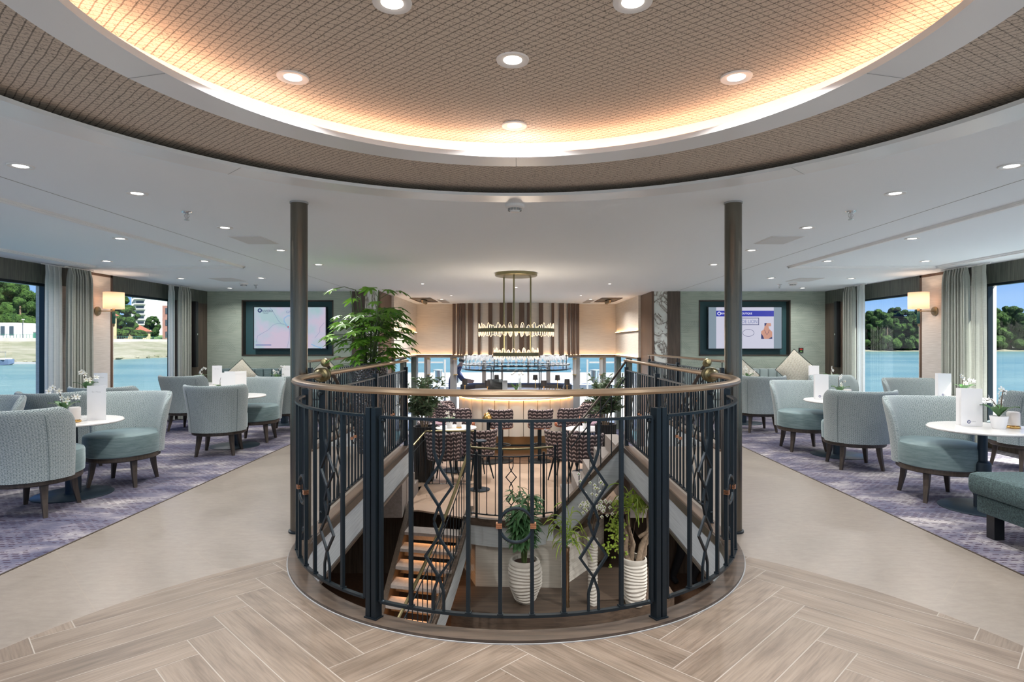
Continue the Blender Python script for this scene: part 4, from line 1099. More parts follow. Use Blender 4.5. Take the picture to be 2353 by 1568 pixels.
# things standing on the tables
orchid(-3.70, 4.90, TZ, 'white orchid beside the gold candle lamp on the riverbank-side table', 1.0, .4, 1)
candle(-3.585, 4.86, TZ, 'gold-based frosted candle lamp beside the bar menu, riverbank side')
menu(-3.44, 5.02, TZ, 'white standing bar menu behind the gold candle lamp, riverbank side', .05)
orchid(-5.02, 7.0, TZ, 'tall white orchid in front of the riverbank curtain', 1.15, 1.2, 2)
menu(-4.86, 7.12, TZ, 'standing bar menu on the table under the riverbank sconce', .1)
menu(-3.42, 7.28, TZ, 'open white menu with text pages on the round table near the bronze column', .5, script=False, ang=70)
menu(-3.52, 7.5, TZ, 'plain folded menu standing behind the open text menu, riverbank side', -.2, script=False, ang=110)
orchid(-3.66, 7.40, TZ, 'orchid mostly hidden behind the open text menu, riverbank side', .8, 2, 3)
menu(-4.62, 9.4, TZ, 'standing menu on the far table by the wood corner panel, riverbank side', .0)
orchid(-4.93, 9.35, TZ, 'small orchid on the far table by the wood corner panel', .9, 2.6, 4)
menu(-3.50, 9.35, TZ, 'standing menu just visible beside the bronze column, riverbank side', .1)
orchid(-3.70, 9.25, TZ, 'white orchid in front of the grey-blue sofa', 1.0, 3.0, 5)
menu(3.60, 4.62, TZ, 'tall white menu with small emblem behind the orchid and gold lamp, wooded shore side', .0, True, .165, .29)
orchid(3.63, 4.50, TZ, 'white orchid with glossy leaves beside the gold candle lamp, wooded shore side', 1.05, 3.4, 6)
candle(3.755, 4.52, TZ, 'gold-based frosted candle lamp beside the white orchid, wooded shore side')
menu(3.56, 6.82, TZ, 'white menu with emblem on the table between the two teal chairs, wooded shore side', .0, True)
orchid(3.60, 6.66, TZ, 'white orchid in small pot beside a cream candle, wooded shore side', 1.0, .8, 7)
candle(3.72, 6.72, TZ, 'frosted candle lamp beside the middle orchid, wooded shore side')
menu(5.09, 7.0, TZ, 'sunlit white menu close to the wooded-shore window', .0, True)
orchid(5.15, 6.88, TZ, 'sunlit orchid beside the wooded-shore window', 1.0, .3, 8)
menu(4.76, 9.4, TZ, 'small far menu in front of the big patterned cushion', .0, True)
orchid(4.86, 9.25, TZ, 'small far orchid in front of the wood corner panel, wooded shore side', 1.0, 1.0, 9)
menu(3.50, 9.5, TZ, 'far menu just past the bronze column, wooded shore side', -.3, False, .155, .285, 50, False)
orchid(3.62, 9.35, TZ, 'far orchid just past the bronze column, wooded shore side', 1.0, .2, 10)
# sofas along the screen walls
def cushion(m, c, d, n=10, puff=.5):
    """pillow-like closed block"""
    x0, y0, z0 = c; hx, hy, hz = d[0]/2, d[1]/2, d[2]/2; rings = []
    m.box(c, d)
def sofa(x0, x1, label, fab):
    r = thing('channel_sofa', label, 'sofa', ((x0+x1)/2, 10.6, .002)); L = x1-x0; h = L/2
    MB().bb(-h, h, -.42, .40, .12, .30).build('base', fab, r, bevel=.015)
    MB().bb(-h, h, -.44, .28, .30, .43).build('seat_cushion', fab, r, bevel=.03)
    b = MB(); n = max(4, round(L/.155)); 
    for i in range(n): b.bb(-h+L*i/n+.002, -h+L*(i+1)/n-.002, .24, .40, .36, .80)
    b.build('channelled_back', fab, r, bevel=.03)
    for s in (-1, 1):
        for y in (-.36, .3): MB().box((s*(h-.12), y, .06), (.05, .05, .12)).build('leg', 'wood_leg', r)
sofa(3.02, 5.35, 'pale sage channel-backed sofa under the jewellery screen', 'velvet_pale')
sofa(-5.35, -2.75, 'grey-blue channel-backed sofa under the map screen', 'velvet')
def throw(x, y, z, sz, label, tilt=45, rz=0):
    r = thing('throw_cushion', label, 'cushion', (x, y, z), (radians(-14), 0, rz), 'patterned cushions'); m = MB(); n = 14; vs = []; uv = []; fs = []
    for sd in (1, -1):
        for i in range(n+1):
            for j in range(n+1):
                u, v = -1+2*i/n, -1+2*j/n; t = (1-u**2)*(1-v**2); pin = 1-.06*(1-abs(u*v))*0
                px_ = u*sz/2*(1-.05*(1-v*v)*abs(u)**3); pz = v*sz/2*(1-.05*(1-u*u)*abs(v)**3); a = radians(tilt)
                vs.append((px_*cos(a)-pz*sin(a), -sd*.075*t**.55, px_*sin(a)+pz*cos(a))); uv.append((u*.5, v*.5))
    N1 = (n+1)**2
    for k in (0, 1):
        for i in range(n):
            for j in range(n):
                q = [k*N1+i*(n+1)+j, k*N1+(i+1)*(n+1)+j, k*N1+(i+1)*(n+1)+j+1, k*N1+i*(n+1)+j+1]; fs.append(tuple(q if k == 0 else q[::-1]))
    m.add(vs, fs, True, uv); m.build('cover', 'cushion_weave', r)
    a = radians(tilt); cs = [(sz/2*x_, sz/2*z_) for x_, z_ in ((-1, -1), (1, -1), (1, 1), (-1, 1))]
    MB().tube([(p*cos(a)-q*sin(a), 0, p*sin(a)+q*cos(a)) for p, q in cs], .006, 6, closed=True).build('piping', 'black_plastic', r)
throw(4.88, 10.42, .80, .52, 'big patterned cushion balanced on its corner on the sage sofa')
throw(3.98, 10.5, .70, .42, 'smaller patterned cushion on the sage sofa, behind the far orchid')
throw(-4.83, 10.48, .70, .42, 'patterned cushion on the grey-blue sofa near the wood corner')
throw(-3.35, 10.5, .72, .42, 'patterned cushion seen through the aisle railing, riverbank side')
# speckled ottoman bench
r = thing('upholstered_bench', 'dark speckled teal ottoman bench cut by the photo edge, beside beige floor', 'bench', (3.45, 3.15, .002))
MB().bb(-.47, .6, -.8, .82, .275, .42).build('top_cushion', 'sofa_dark', r, bevel=.04)
MB().bb(-.43, .58, -.78, .78, .16, .275).build('base', 'sofa_dark', r, bevel=.015)
for x in (-.35, .5):
    for y in (-.7, .72): MB().box((x, y, .08), (.065, .065, .16)).build('leg', 'black_plastic', r)
# TVs
for s in (-1, 1):
    l = 'wall screen showing a pale map in a teal recess, riverbank side' if s < 0 else 'wall screen showing a jewellery advert in a teal recess, wooded shore side'
    cx_, cz_ = s*4.215, 1.5425
    r = thing('recessed_tv', l, 'television', (cx_, YT, cz_)); hw, hh = .845, .5125
    b = MB(); b.bb(-hw, hw, -.012, .14, hh-.02, hh); b.bb(-hw, hw, -.012, .14, -hh, -hh+.02); b.bb(-hw, -hw+.02, -.012, .14, -hh, hh); b.bb(hw-.02, hw, -.012, .14, -hh, hh); b.build('recess_frame', 'wood_leg', r)
    MB().bb(-hw+.02, hw-.02, .125, .139, -hh+.02, hh-.02).build('recess_back', 'teal_paint', r)
    o_ = .03 if s < 0 else .0
    MB().bb((-.68 if s < 0 else -.668)+o_, (.68 if s < 0 else .706)+o_, .03, .09, -.395, .395).build('casing', 'screen_bezel', r)
    sc = MB()
    if s < 0:
        sc.bb(-.66+o_, .66+o_, .026, .031, -.375, .385); p = sc.build('screen', 'map_screen', r)
        def ln(pts, w_, mt, nm='map_line'):
            MB().tube([(x*1.32-.66+o_, .0245, .385-y*.76) for x, y in pts], 0, up=(0, 1, 0), sq=(w_, .0015)).build(nm, mt, p)
        ln([(.22, 0), (.28, .15), (.34, .33), (.38, .40), (.44, .43), (.5, .55)], .005, 'screen_line')
        ln([(.03, .85), (.05, .7), (.2, .55), (.26, .44), (.33, .39), (.42, .41)], .004, 'screen_line')
        ln([(.98, .38), (.92, .5), (.92, .6), (.85, .75)], .004, 'screen_line')
        ln([(.55, .21), (.47, .21), (.42, .27), (.42, .35), (.47, .46), (.56, .6)], .014, 'screen_river')
        ln([(.50, .55), (.49, .8), (.46, 1.0)], .004, 'screen_line'); ln([(.8, .9), (.86, .95), (.95, 1.0)], .016, 'screen_river')
        ln([(.02, .92), (.24, .92)], .02, 'screen_line', 'scale_bar')
        text('RIVIERA', .06, 'screen_navy', p, (-.515+o_, .0245, .295)); text('TRAVEL', .03, 'screen_navy', p, (-.50+o_, .0245, .265)); text('GPS', .065, 'screen_line', p, (-.04, .0245, .275))
        MB().tube([(-.555+o_+.03*cos(a), .024, .325+.03*sin(a)) for a in [2*pi*i/20 for i in range(20)]], .010, 4, closed=True).build('emblem', 'screen_navy', p)
        MB().box((.0, .0235, .02), (.018, .002, .03), 0).build('map_pin', 'screen_red', p)
    else:
        sc.bb(-.515, .55, .026, .031, -.38, .385); p = sc.build('screen', 'screen_white', r)
        MB().bb(-.655, -.515, .027, .031, -.38, .385).build('screen_border', 'screen_bluegrey', r); MB().bb(.55, .695, .027, .031, -.38, .385).build('screen_border', 'screen_bluegrey', r)
        MB().bb(-.515, .55, .023, .027, .215, .32).build('banner', 'screen_blue', p)
        text('RIVIERA', .05, 'screen_text', p, (-.425, .0215, .252), sx=.9); text('BOUTIQUE', .05, 'screen_text', p, (-.066, .0215, .252), sx=.86)
        MB().tube([(-.462+.028*cos(a), .022, .268+.028*sin(a)) for a in [2*pi*i/20 for i in range(20)]], .006, 4, closed=True).build('emblem', 'screen_text', p)
        f_ = MB(); f_.bb(-.32, .275, .023, .026, .055, .065); f_.bb(-.32, .275, .023, .026, .18, .19); f_.bb(-.32, -.31, .023, .026, .055, .19); f_.bb(.265, .275, .023, .026, .055, .19); f_.build('sign_frame', 'screen_navy', p)
        text('CŒUR DE LION', .095, 'screen_line', p, (-.022, .0225, .088), align='CENTER', sx=.80)
        MB().tube([(.08+.105*cos(a), .024, -.09+.065*sin(a)) for a in [2*pi*i/28 for i in range(28)]], .003, 4, closed=True).build('necklace_picture', 'screen_navy', p)
        pi_ = MB().bb(.315, .52, .024, .026, -.20, .09).build('portrait_picture', 'screen_white', p)
        bu = MB(); pr = [(.285, -.20), (.49, -.20), (.49, -.07), (.435, -.02), (.42, .03), (.47, .035), (.465, .09), (.35, .09), (.345, .02), (.33, -.03), (.285, -.06)]
        bu.add([(x+.03, .0225, z) for x, z in pr], [tuple(range(len(pr)))]); bu.build('bust_print', 'screen_skin', pi_)
        MB().tube([(.375, .0215, -.03), (.40, .0215, -.09), (.42, .0215, -.13), (.45, .0215, -.08), (.465, .0215, -.03)], .003, 4).build('pendant_print', 'screen_navy', pi_)
        q = MB(); q.add([(x, .0222, z) for x, z in ((.315, -.2), (.37, -.2), (.345, -.14), (.315, -.10))], [(0, 1, 2, 3)]); q.add([(x, .0222, z) for x, z in ((.375, .09), (.42, .09), (.40, .05), (.378, .03))], [(0, 1, 2, 3)]); q.add([(x, .0222, z) for x, z in ((.45, -.2), (.52, -.2), (.52, -.16))], [(0, 1, 2)]); q.build('dark_clothes_print', 'screen_navy', pi_)
r = thing('wall_switch_panel', 'small black control panel with red and green lights on the sage wall', 'switch', (5.25, YT-.004, 1.135))
MB().box((0, -.006, 0), (.085, .014, .085)).build('plate', 'black_plastic', r); MB().box((0, -.0145, .016), (.05, .003, .022)).build('display', 'red_lit', r); MB().box((0, -.0145, -.022), (.04, .003, .018)).build('button', 'green_lit', r)
# sconces
for s in (-1, 1):
    l = 'brass wall sconce with cream drum shade, beside the %s' % ('riverbank window' if s < 0 else 'wooded-shore window')
    r = thing('wall_sconce', l, 'lamp', (s*(XW-.008), 8.13, 1.70), (0, 0, 0))
    MB().lathe([(0, 0), (.062, 0), (.062, .012), (.055, .02), (0, .024)], n=28, caps=False).build('wall_plate', 'brass', r).rotation_euler = (0, -s*pi/2, 0)
    MB().tube([(-s*.02, 0, 0), (-s*.22, 0, 0)], .007, 10).build('arm', 'brass', r)
    MB().lathe([(.011, -.005), (.016, 0), (.016, .04), (.012, .045)], (-s*.225, 0, 0), 16).build('socket', 'brass', r)
    MB().lathe([(.018, -.17), (.020, -.165), (.020, -.015), (.016, -.01)], (-s*.225, 0, 0), 18).build('grip', 'teal_glass', r)
    MB().lathe([(.0, -.215), (.010, -.205), (.012, -.175), (.014, -.17)], (-s*.225, 0, 0), 12).build('tip', 'brass', r)
    MB().lathe([(.125, .03), (.125, .255), (.1225, .255), (.1225, .03), (.125, .03)], (-s*.225, 0, 0), 36, caps=False).build('lamp_shade', 'shade_fabric', r)
    ld = bpy.data.lights.new('sconce_bulb', 'POINT'); ld.energy = 1.5; ld.color = (1, .76, .58); ld.shadow_soft_size = .03
    lo2 = bpy.data.objects.new('sconce_bulb', ld); COL.objects.link(lo2); lo2.parent = r; lo2.location = (-s*.225, 0, .14)
# curtains
def curtain(s, y0, y1, label, mat, x=5.55, folds=9, amp=.035, taper=.0, z1=CZ-.02, z0=.02):
    r = thing('window_curtain', label, 'curtain', (s*x, y0, 0)); m = MB(); n = folds*12; rows = []
    for z, sp_ in ((z1, .92), (z1-.10, .9), (z1-.2, .96), (1.1, 1.0+taper*.5), (z0, 1.0+taper)):
        row = []
        for i in range(n+1):
            t = i/n; ph = t*folds*2*pi; a = amp*(1.15 if z < z1-.05 else .55); yy_ = (y1-y0)/2+((t-.5)*(y1-y0))*sp_+.018*sin(ph*2)
            row.append((sin(ph)*a*(1+.3*sin(t*23))*-s, yy_, z))
        rows.append(row)
    m.loft(rows[::-1], False, False, True)
    m2 = MB(); m2.loft([[(x_+s*.004, y_, z_) for x_, y_, z_ in rw] for rw in rows], False, False, True); m.v += m2.v and []; 
    m.build('cloth', mat, r, fix=False); MB().tube([(0, -.05, z1+.005), (0, y1-y0+.05, z1+.005)], .008, 6).build('track', 'white_plastic', r)
curtain(-1, 7.37, 7.77, 'grey pleated curtain beside the riverbank sconce', 'curtain_cloth', 5.52, 8, .04)
curtain(-1, 7.08, 7.36, 'pale sheer curtain edge over the near riverbank window', 'sheer_cloth', 5.58, 3, .03)
curtain(-1, 9.78, 10.12, 'grey pleated curtain beside the wood corner panel, riverbank side', 'curtain_cloth', 5.52, 5, .04)
curtain(-1, 9.60, 9.77, 'pale sheer curtain edge at the far riverbank window', 'sheer_cloth', 5.58, 2, .03)
curtain(1, 7.30, 7.73, 'sage pleated curtain beside the wooded-shore sconce', 'curtain_cloth', 5.52, 8, .04)
curtain(1, 7.04, 7.29, 'flat sage curtain edge catching sun over the near wooded-shore window', 'curtain_cloth', 5.54, 2, .02)
curtain(1, 9.74, 10.06, 'sage pleated curtain beside the wood corner panel, wooded shore side', 'curtain_cloth', 5.52, 5, .04)
curtain(1, 9.50, 9.73, 'pale curtain edge catching sun at the far wooded-shore window', 'sheer_cloth', 5.54, 2, .03)
for s in (-1, 1):
    r = thing('column_speaker', 'slim black column speaker on the wood corner panel, %s side' % ('riverbank' if s < 0 else 'wooded shore'), 'speaker', (s*(XW-.04), 10.55, 0))
    MB().box((0, 0, 1.42), (.08, .09, 1.16)).build('cabinet', 'black_plastic', r, bevel=.012); MB().box((-s*.042, 0, 1.42), (.006, .03, .03)).build('badge', 'chrome', r)
# ------------------------------------------------------------ ceiling fittings
def mk_down():
    r = thing('ceiling_downlight', 'x', 'downlight')
    MB().lathe([(.034, -.002), (.046, -.006), (.060, -.006), (.062, 0), (.034, 0)], n=28, caps=False).build('trim_ring', 'white_plastic', r)
    MB().lathe([(0, -.0035), (.034, -.003)], n=24, caps=False).build('lens', 'led_lens', r)
    ld = bpy.data.lights.new('downlight_bulb', 'AREA'); ld.shape = 'DISK'; ld.size = .06; ld.energy = DOWN_W; ld.color = (1, .96, .92); ld.spread = radians(150)
    o = bpy.data.objects.new('downlight_bulb', ld); COL.objects.link(o); o.parent = r; o.location = (0, 0, -.012)
    return r
dl0 = mk_down(); used = [False]
def down(x, y, z, label, group, sc=1.0, pw=None):
    if not used[0]: used[0] = True; dl0.location = (x, y, z); dl0['label'] = label; dl0['group'] = group; return dl0
    r = dup(dl0, (x, y, z), 0, label, group, sc)
    if pw:
        for c in r.children:
            if c.type == 'LIGHT': c.data = c.data.copy(); c.data.energy = DOWN_W*pw
    return r
def cp(px, py, z): d = (H-z)*F/(py-CY); return ((px-CX)*d/F, d)
CL = CZ-.0005; ZDOME = CZ+.1115
for px, py, l in ((1178, 137, 'round downlight in the middle of the netted dome ceiling'), (673, 177, 'downlight in the netted dome over the riverbank side'), (1692, 177, 'downlight in the netted dome over the wooded shore side'),
                  (1182, 288, 'downlight in the netted dome closest to its glowing far rim'), (901, 5, 'downlight cut by photo top edge, riverbank side of dome'), (1454, 3, 'downlight cut by photo top edge, wooded shore side of dome')):
    x, y = cp(px, py, ZDOME); down(x, y, ZDOME, l, 'dome downlights')
LS = [(315,444,'large-looking downlight between the round coffer and the ceiling seam'),(517,523,'downlight beside the ceiling panel and the sprinkler'),(645,575,'downlight just short of the bronze column top'),
 (732,608,'downlight past the bronze column toward the fatsia plant'),(276,548,'near downlight inside the stepped ceiling frame'),(245,600,'downlight at window corner of the stepped ceiling frame'),(470,600,'downlight at the inner far corner of the stepped frame'),
 (416,640,'downlight above the far pleated curtain'),(600,639,'downlight above the wall screen recess'),(528,662,'downlight closest to the screen wall corner')]
for px, py, l in LS:
    x, y = cp(px, py, CL)
    down(x, y, CL, l+', riverbank side', 'flat ceiling downlights'); down(-x, y, CL, l+', wooded shore side', 'flat ceiling downlights')
for x, y in ((-1.62, 13.2), (-1.62, 13.0), (1.62, 13.2), (1.62, 13.0)):
    down(x, y, CL, ('farther' if y > 13.1 else 'nearer')+' one of the twin downlights before the slatted wall, '+('riverbank' if x < 0 else 'wooded shore')+' side', 'bar twin downlights')
for x in (-4.3, -2.65, 2.65, 4.3):  # grid of downlights added to brighten the room around and behind the camera
    for y in (-2.6, -.6, 1.4, 3.2):
        if abs(x) < 3 and 0 < y < 4: x2 = x*1.0
        down(x, y, CL, 'added downlight of the lounge ceiling around and behind the viewpoint', 'added lounge downlights around the viewpoint')
for x in (-.5, .5): down(x, .7+abs(x)*.2, ZDOME, 'dome downlight overhead of the viewpoint', 'dome downlights overhead', 1.0, .5)
for x, y, l in ((-1.5, 9.6, 'added small downlight over the riverbank-side tub chairs'), (1.5, 9.6, 'added small downlight over the wooded-shore-side tub chairs'), (0, 10.2, 'added small downlight right behind the chandelier'), (-1.3, 12.0, 'added small downlight before the riverbank-side spotlight box'), (1.3, 12.0, 'added small downlight before the wooded-shore-side spotlight box')):
    down(x, y, CL, l, 'added bar ceiling downlights', .6, 3.0)  # extra small downlights, added to brighten the bar and its landing
# unseen downlights under the upper floor, added to brighten the lobby
for x, y, z in ((1.75, 5.6, -.326), (-1.75, 5.2, -.326), (2.4, 7.0, -.326), (.9, 2.2, -.326), (-.9, 2.2, -.326)):
    d_ = down(x, y, z, 'added unseen downlight in the lower lobby ceiling', 'added lower lobby downlights', .8, 3.0)
def sprinkler(px, py, l):
    x, y = cp(px, py, CL); r = thing('sprinkler_head', l, 'sprinkler', (x, y, CL), 0, 'sprinklers')
    MB().lathe([(0, 0), (.036, 0), (.034, -.006), (.014, -.012), (0, -.012)], n=20, caps=False).build('escutcheon', 'chrome', r)
    m = MB(); m.lathe([(.008, -.05), (.008, -.01)], n=10); [m.tube([(s*.009, 0, -.012), (s*.018, 0, -.03), (s*.004, 0, -.055)], .003, 6) for s in (-1, 1)]; m.lathe([(0, -.062), (.018, -.060), (.018, -.056), (0, -.056)], n=16, caps=False); m.build('nozzle', 'chrome', r)
for px, py, l in ((429, 487, 'sprinkler head beside the ceiling seam, riverbank side'), (1955, 486, 'sprinkler head beside the ceiling seam, wooded shore side'), (588, 655, 'far sprinkler head above the map screen'), (1791, 654, 'far sprinkler head above the jewellery screen')): sprinkler(px, py, l)
def smoke(px, py, l):
    x, y = cp(px, py, CL); r = thing('smoke_detector', l, 'smoke detector', (x, y, CL), 0, 'smoke detectors')
    MB().lathe([(0, 0), (.066, 0), (.066, -.016), (.058, -.024), (.05, -.026), (0, -.026)], n=32, caps=False).build('base', 'white_plastic', r)
    m = MB(); m.lathe([(.034, -.026), (.036, -.04), (.030, -.050), (0, -.056)], n=24, caps=False); m.build('sensor', 'white_plastic', r)
    m = MB()
    for k in range(12): a = 2*pi*k/12; m.box((cos(a)*.045, sin(a)*.045, -.034), (.004, .016, .016), a)
    m.build('vent_ribs', 'grey_plastic', r)
for px, py, l in ((1183, 471, 'smoke detector in front of the round ceiling coffer on the centre line'), (560, 651, 'far smoke detector above the map screen'), (1822, 650, 'far smoke detector above the jewellery screen')): smoke(px, py, l)
for s in (-1, 1):
    sd = 'riverbank' if s < 0 else 'wooded shore'
    for x0, x1, y0, y1, l in ((2.28, 2.55, 5.32, 5.71, 'pale flush ceiling access panel near the bronze column, '), (4.15, 4.5, 8.75, 9.2, 'far flush ceiling access panel, ')):
        r = thing('ceiling_hatch', l+sd+' side', 'ceiling panel', (s*(x0+x1)/2, (y0+y1)/2, CZ-.004)); MB().box((0, 0, 0), (x1-x0, y1-y0, .006)).build('panel', 'panel_grey', r); MB().box((0, 0, .001), (x1-x0+.02, y1-y0+.02, .003)).build('frame', 'trim_white', r)
    r = thing('recessed_spot_box', 'dark recessed box of tilted spotlights in the bar ceiling, '+sd+' side', 'spotlight', (s*2.02, 13.2, CZ-.002)); m = MB(); w_, l_ = .22, .62
    for a in ((-w_, -w_+.02, -l_, l_), (w_-.02, w_, -l_, l_), (-w_, w_, -l_, -l_+.02), (-w_, w_, l_-.02, l_)): m.bb(*a, -.012, .0)
    m.build('frame', 'wood_brown', r); MB().bb(-w_+.02, w_-.02, -l_+.02, l_-.02, -.004, -.001).build('recess', 'black_plastic', r)
    for k in range(3):
        q = MB().lathe([(0, -.05), (.035, -.05), (.04, .03), (0, .04)], n=16, caps=False).build('spot_head', 'bronze', r, loc=(0, -.25+.2*k, -.03)); q.rotation_euler = (.5, 0, 0)
    r = thing('air_vent', 'slotted grey air vent in the bar ceiling, '+sd+' side', 'vent', (s*1.65, 13.6, CZ-.001)); q = MB(); q.bb(-.09, .09, -.5, .5, -.006, 0); q.build('frame', 'panel_grey', r)
    q = MB(); [q.bb(-.075+.02*k, -.066+.02*k, -.48, .48, -.009, -.006) for k in range(8)]; q.build('slots', 'grey_plastic', r)
# ------------------------------------------------------------ chandelier
ch = thing('ring_chandelier', 'two-tier brass ring chandelier with clear glass petals hanging over the stairs', 'chandelier', (0, 8.14, 0))
MB().lathe([(0, CZ-.045), (.275, CZ-.045), (.287, CZ-.038), (.287, CZ-.001), (0, CZ-.001)], n=48, caps=False).build('canopy', 'old_brass', ch)
for k in range(3):
    a = radians((-98, 22, 142)[k]); x, y = .215*cos(a), .215*sin(a)
    MB().tube([(x, y, CZ-.04), (x, y, 1.11)], .011, 12).build('rod', 'old_brass', ch)
MB().lathe([(.24, CZ-.05)]*1+[(.24, CZ-.048)], n=8).v
for z, R_, n, nm in ((1.437, .522, 40, 'upper_ring'), (1.115, .315, 26, 'lower_ring')):
    m = MB(); m.lathe([(R_-.004, -.024), (R_, -.024), (R_, .024), (R_-.004, .024), (R_-.004, -.024)], (0, 0, z), 64, caps=False)
    for k in range(3): a = radians((-98, 22, 142)[k]); m.tube([(0.215*cos(a), .215*sin(a), z), (R_*cos(a), R_*sin(a), z)], .006, 6)
    ring = m.build(nm, 'old_brass', ch)
    def crystal(par, hh):
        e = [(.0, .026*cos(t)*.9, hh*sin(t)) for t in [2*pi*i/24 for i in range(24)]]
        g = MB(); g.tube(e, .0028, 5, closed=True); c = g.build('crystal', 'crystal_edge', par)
        g = MB(); v = [(.004, 0, 0)]+[(0, y_*.9, z_*.9) for _, y_, z_ in e]+[(-.004, 0, 0)]
        g.add(v, [(0, 1+i, 1+(i+1) % 24) for i in range(24)]+[(25, 1+(i+1) % 24, 1+i) for i in range(24)], True); g.build('glass', 'crystal', c); return c
    pa = crystal(ring, .088 if R_ > .4 else .078); pb = crystal(ring, .066 if R_ > .4 else .06)
    for k in range(n):
        a = 2*pi*k/n; src = pa if k % 2 else pb; rr = R_-.012
        if k < 2: o = src; g = None
        else:
            o = src.copy(); COL.objects.link(o); 
            for q in src.children: g = q.copy(); COL.objects.link(g); g.parent = o
            o.parent = ring
        o.location = (rr*cos(a), rr*sin(a), z+(.006 if k % 2 else -.004)); o.rotation_euler = (0, 0, a)
ld = bpy.data.lights.new('chandelier_glow', 'POINT'); ld.energy = 14; ld.color = (1, .82, .64); ld.shadow_soft_size = .35; q = bpy.data.objects.new('chandelier_glow', ld); COL.objects.link(q); q.parent = ch; q.location = (0, 0, 1.28)
# ------------------------------------------------------------ bar
BC = (0, 12.55); BR = 1.22
bar = thing('round_bar', 'round island bar with cream channelled front and stone counter lit from below', 'bar counter', (BC[0], BC[1], BAR+.004))
m = MB(); m.lathe([(.75, 1.05), (BR+.03, 1.05), (BR+.045, 1.06), (BR+.045, 1.085), (BR+.03, 1.095), (.75, 1.095), (.75, 1.05)], n=96, caps=False); m.build('countertop', 'marble_top', bar)
m = MB(); n = 26
for i in range(n):
    a0_, a1_ = 2*pi*i/n, 2*pi*(i+1)/n; rings = []
    for j in range(7):
        t = j/6; a = a0_+(a1_-a0_)*(.02+.96*t); rr = BR-.06+.035*sin(pi*t)**.5
        rings.append([(cos(a)*rr, sin(a)*rr, .34), (cos(a)*rr, sin(a)*rr, 1.03), (cos(a)*(BR-.12), sin(a)*(BR-.12), 1.03), (cos(a)*(BR-.12), sin(a)*(BR-.12), .34)])
    m.loft(rings, True, True, True)
m.build('channelled_front', 'channel_leather', bar)
MB().lathe([(BR-.12, .0), (BR-.12, .34)], n=72, caps=False).build('plinth', 'copper_panel', bar)
MB().lathe([(BR-.09, .15), (BR-.06, .15), (BR-.06, .18), (BR-.09, .18), (BR-.09, .15)], n=72, caps=False).build('kick_rail', 'black_steel', bar)
MB().lathe([(BR-.01, 1.030), (BR+.005, 1.030), (BR+.005, 1.04), (BR-.01, 1.04), (BR-.01, 1.03)], n=72, caps=False).build('light_strip', 'led_warm', bar)
MB().lathe([(.75, .0), (.75, 1.05)], n=48, caps=False).build('inner_wall', 'wood_dark', bar)
# hanging glass rack
rack = thing('glass_rack', 'round black hanging rack full of stemmed glasses above the bar', 'rack', (BC[0], BC[1], 0)); 
for nm, z, rs in (('upper_shelf', .82, (.72, 1.12)), ('lower_shelf', .735, (.70, 1.14)), ('bottom_ring', .72, (1.02, 1.08))):
    m = MB()
    for R_ in rs: m.prof([(cos(a)*R_, sin(a)*R_, z) for a in [2*pi*i/64 for i in range(64)]], [(-.008, -.008), (.008, -.008), (.008, .008), (-.008, .008)], closed=True, smooth=False)
    for i in range(16): a = 2*pi*i/16; m.tube([(cos(a)*rs[0], sin(a)*rs[0], z), (cos(a)*rs[1], sin(a)*rs[1], z)], .004, 4)
    if 'shelf' in nm: m.cur = 0
    m.build(nm, 'black_steel', rack)
    if 'shelf' in nm: MB().lathe([(rs[0], z+.009), (rs[1], z+.009)], n=64, caps=False).build('glass_shelf', 'pane_glass', rack)
for i in range(8):
    a = 2*pi*(i+.5)/8; MB().box((cos(a)*1.10, sin(a)*1.10, .87), (.016, .016, .32)).build('upright', 'black_steel', rack)
for i in range(4):
    a = 2*pi*(i+.5)/4; MB().box((cos(a)*.71, sin(a)*.71, (.76+BAR)/2), (.022, .022, .76-BAR)).build('support_pole', 'black_steel', rack)
def glass0():
    g = MB(); g.lathe([(0, 0), (.028, .001), (.028, .003), (.004, .007), (.0035, .07), (.01, .078), (.028, .095), (.034, .12), (.031, .155), (.0295, .155), (.032, .12), (.026, .098), (0, .082)], n=12, caps=False)
    return g.build('wine_glass', 'drink_glass')
g0 = glass0(); tag(g0, 'clear stemmed glass standing on the round black rack above the bar', 'glass', 'stemmed glasses on the round rack')
first = True
for z, R_, n in ((.831, 1.06, 44), (.745, 1.09, 44), (.831, .84, 30), (.831, .95, 36)):
    for i in range(n):
        a = 2*pi*i/n; pos = (BC[0]+cos(a)*R_, BC[1]+sin(a)*R_, z)
        if first: g0.location = pos; first = False
        else: c = g0.copy(); COL.objects.link(c); c.location = pos; c.scale = (1, 1, .9+.2*((i*7) % 3)/2) if z > .8 else (1, 1, .62)
# bar stools and tub chairs
def scshell(m, rb, rt, z0, z1, wing): shell(m, 0, rb, rt, z0, z1, .05, wing, .45, .03, 1.3)
def stool(loc, face, label, first=[None]):
    rz = pi-radians(face)
    if first[0] is None:
        r = thing('bar_stool', label, 'stool', loc, rz, 'bar stools'); m = MB(); scshell(m, .20, .23, .62, .95, radians(80)); m.build('backrest', 'scallop', r)
        MB().lathe([(0, .60), (.20, .60), (.215, .62), (.215, .665), (.19, .69), (0, .695)], n=32, caps=False).build('seat', 'seat_leather', r)
        MB().lathe([(.035, .02), (.035, .60)], n=16).build('pedestal', 'black_steel', r); MB().lathe([(0, 0), (.21, 0), (.21, .015), (0, .025)], n=32, caps=False).build('base_plate', 'black_steel', r)
        f = MB(); f.tube([(.16*cos(a), .16*sin(a)-.03, .29) for a in [2*pi*i/24 for i in range(24)]], .010, 6, closed=True); f.box((0, 0, .29), (.3, .02, .015)); f.build('foot_ring', 'black_steel', r); first[0] = r
    else: dup(first[0], loc, rz, label)
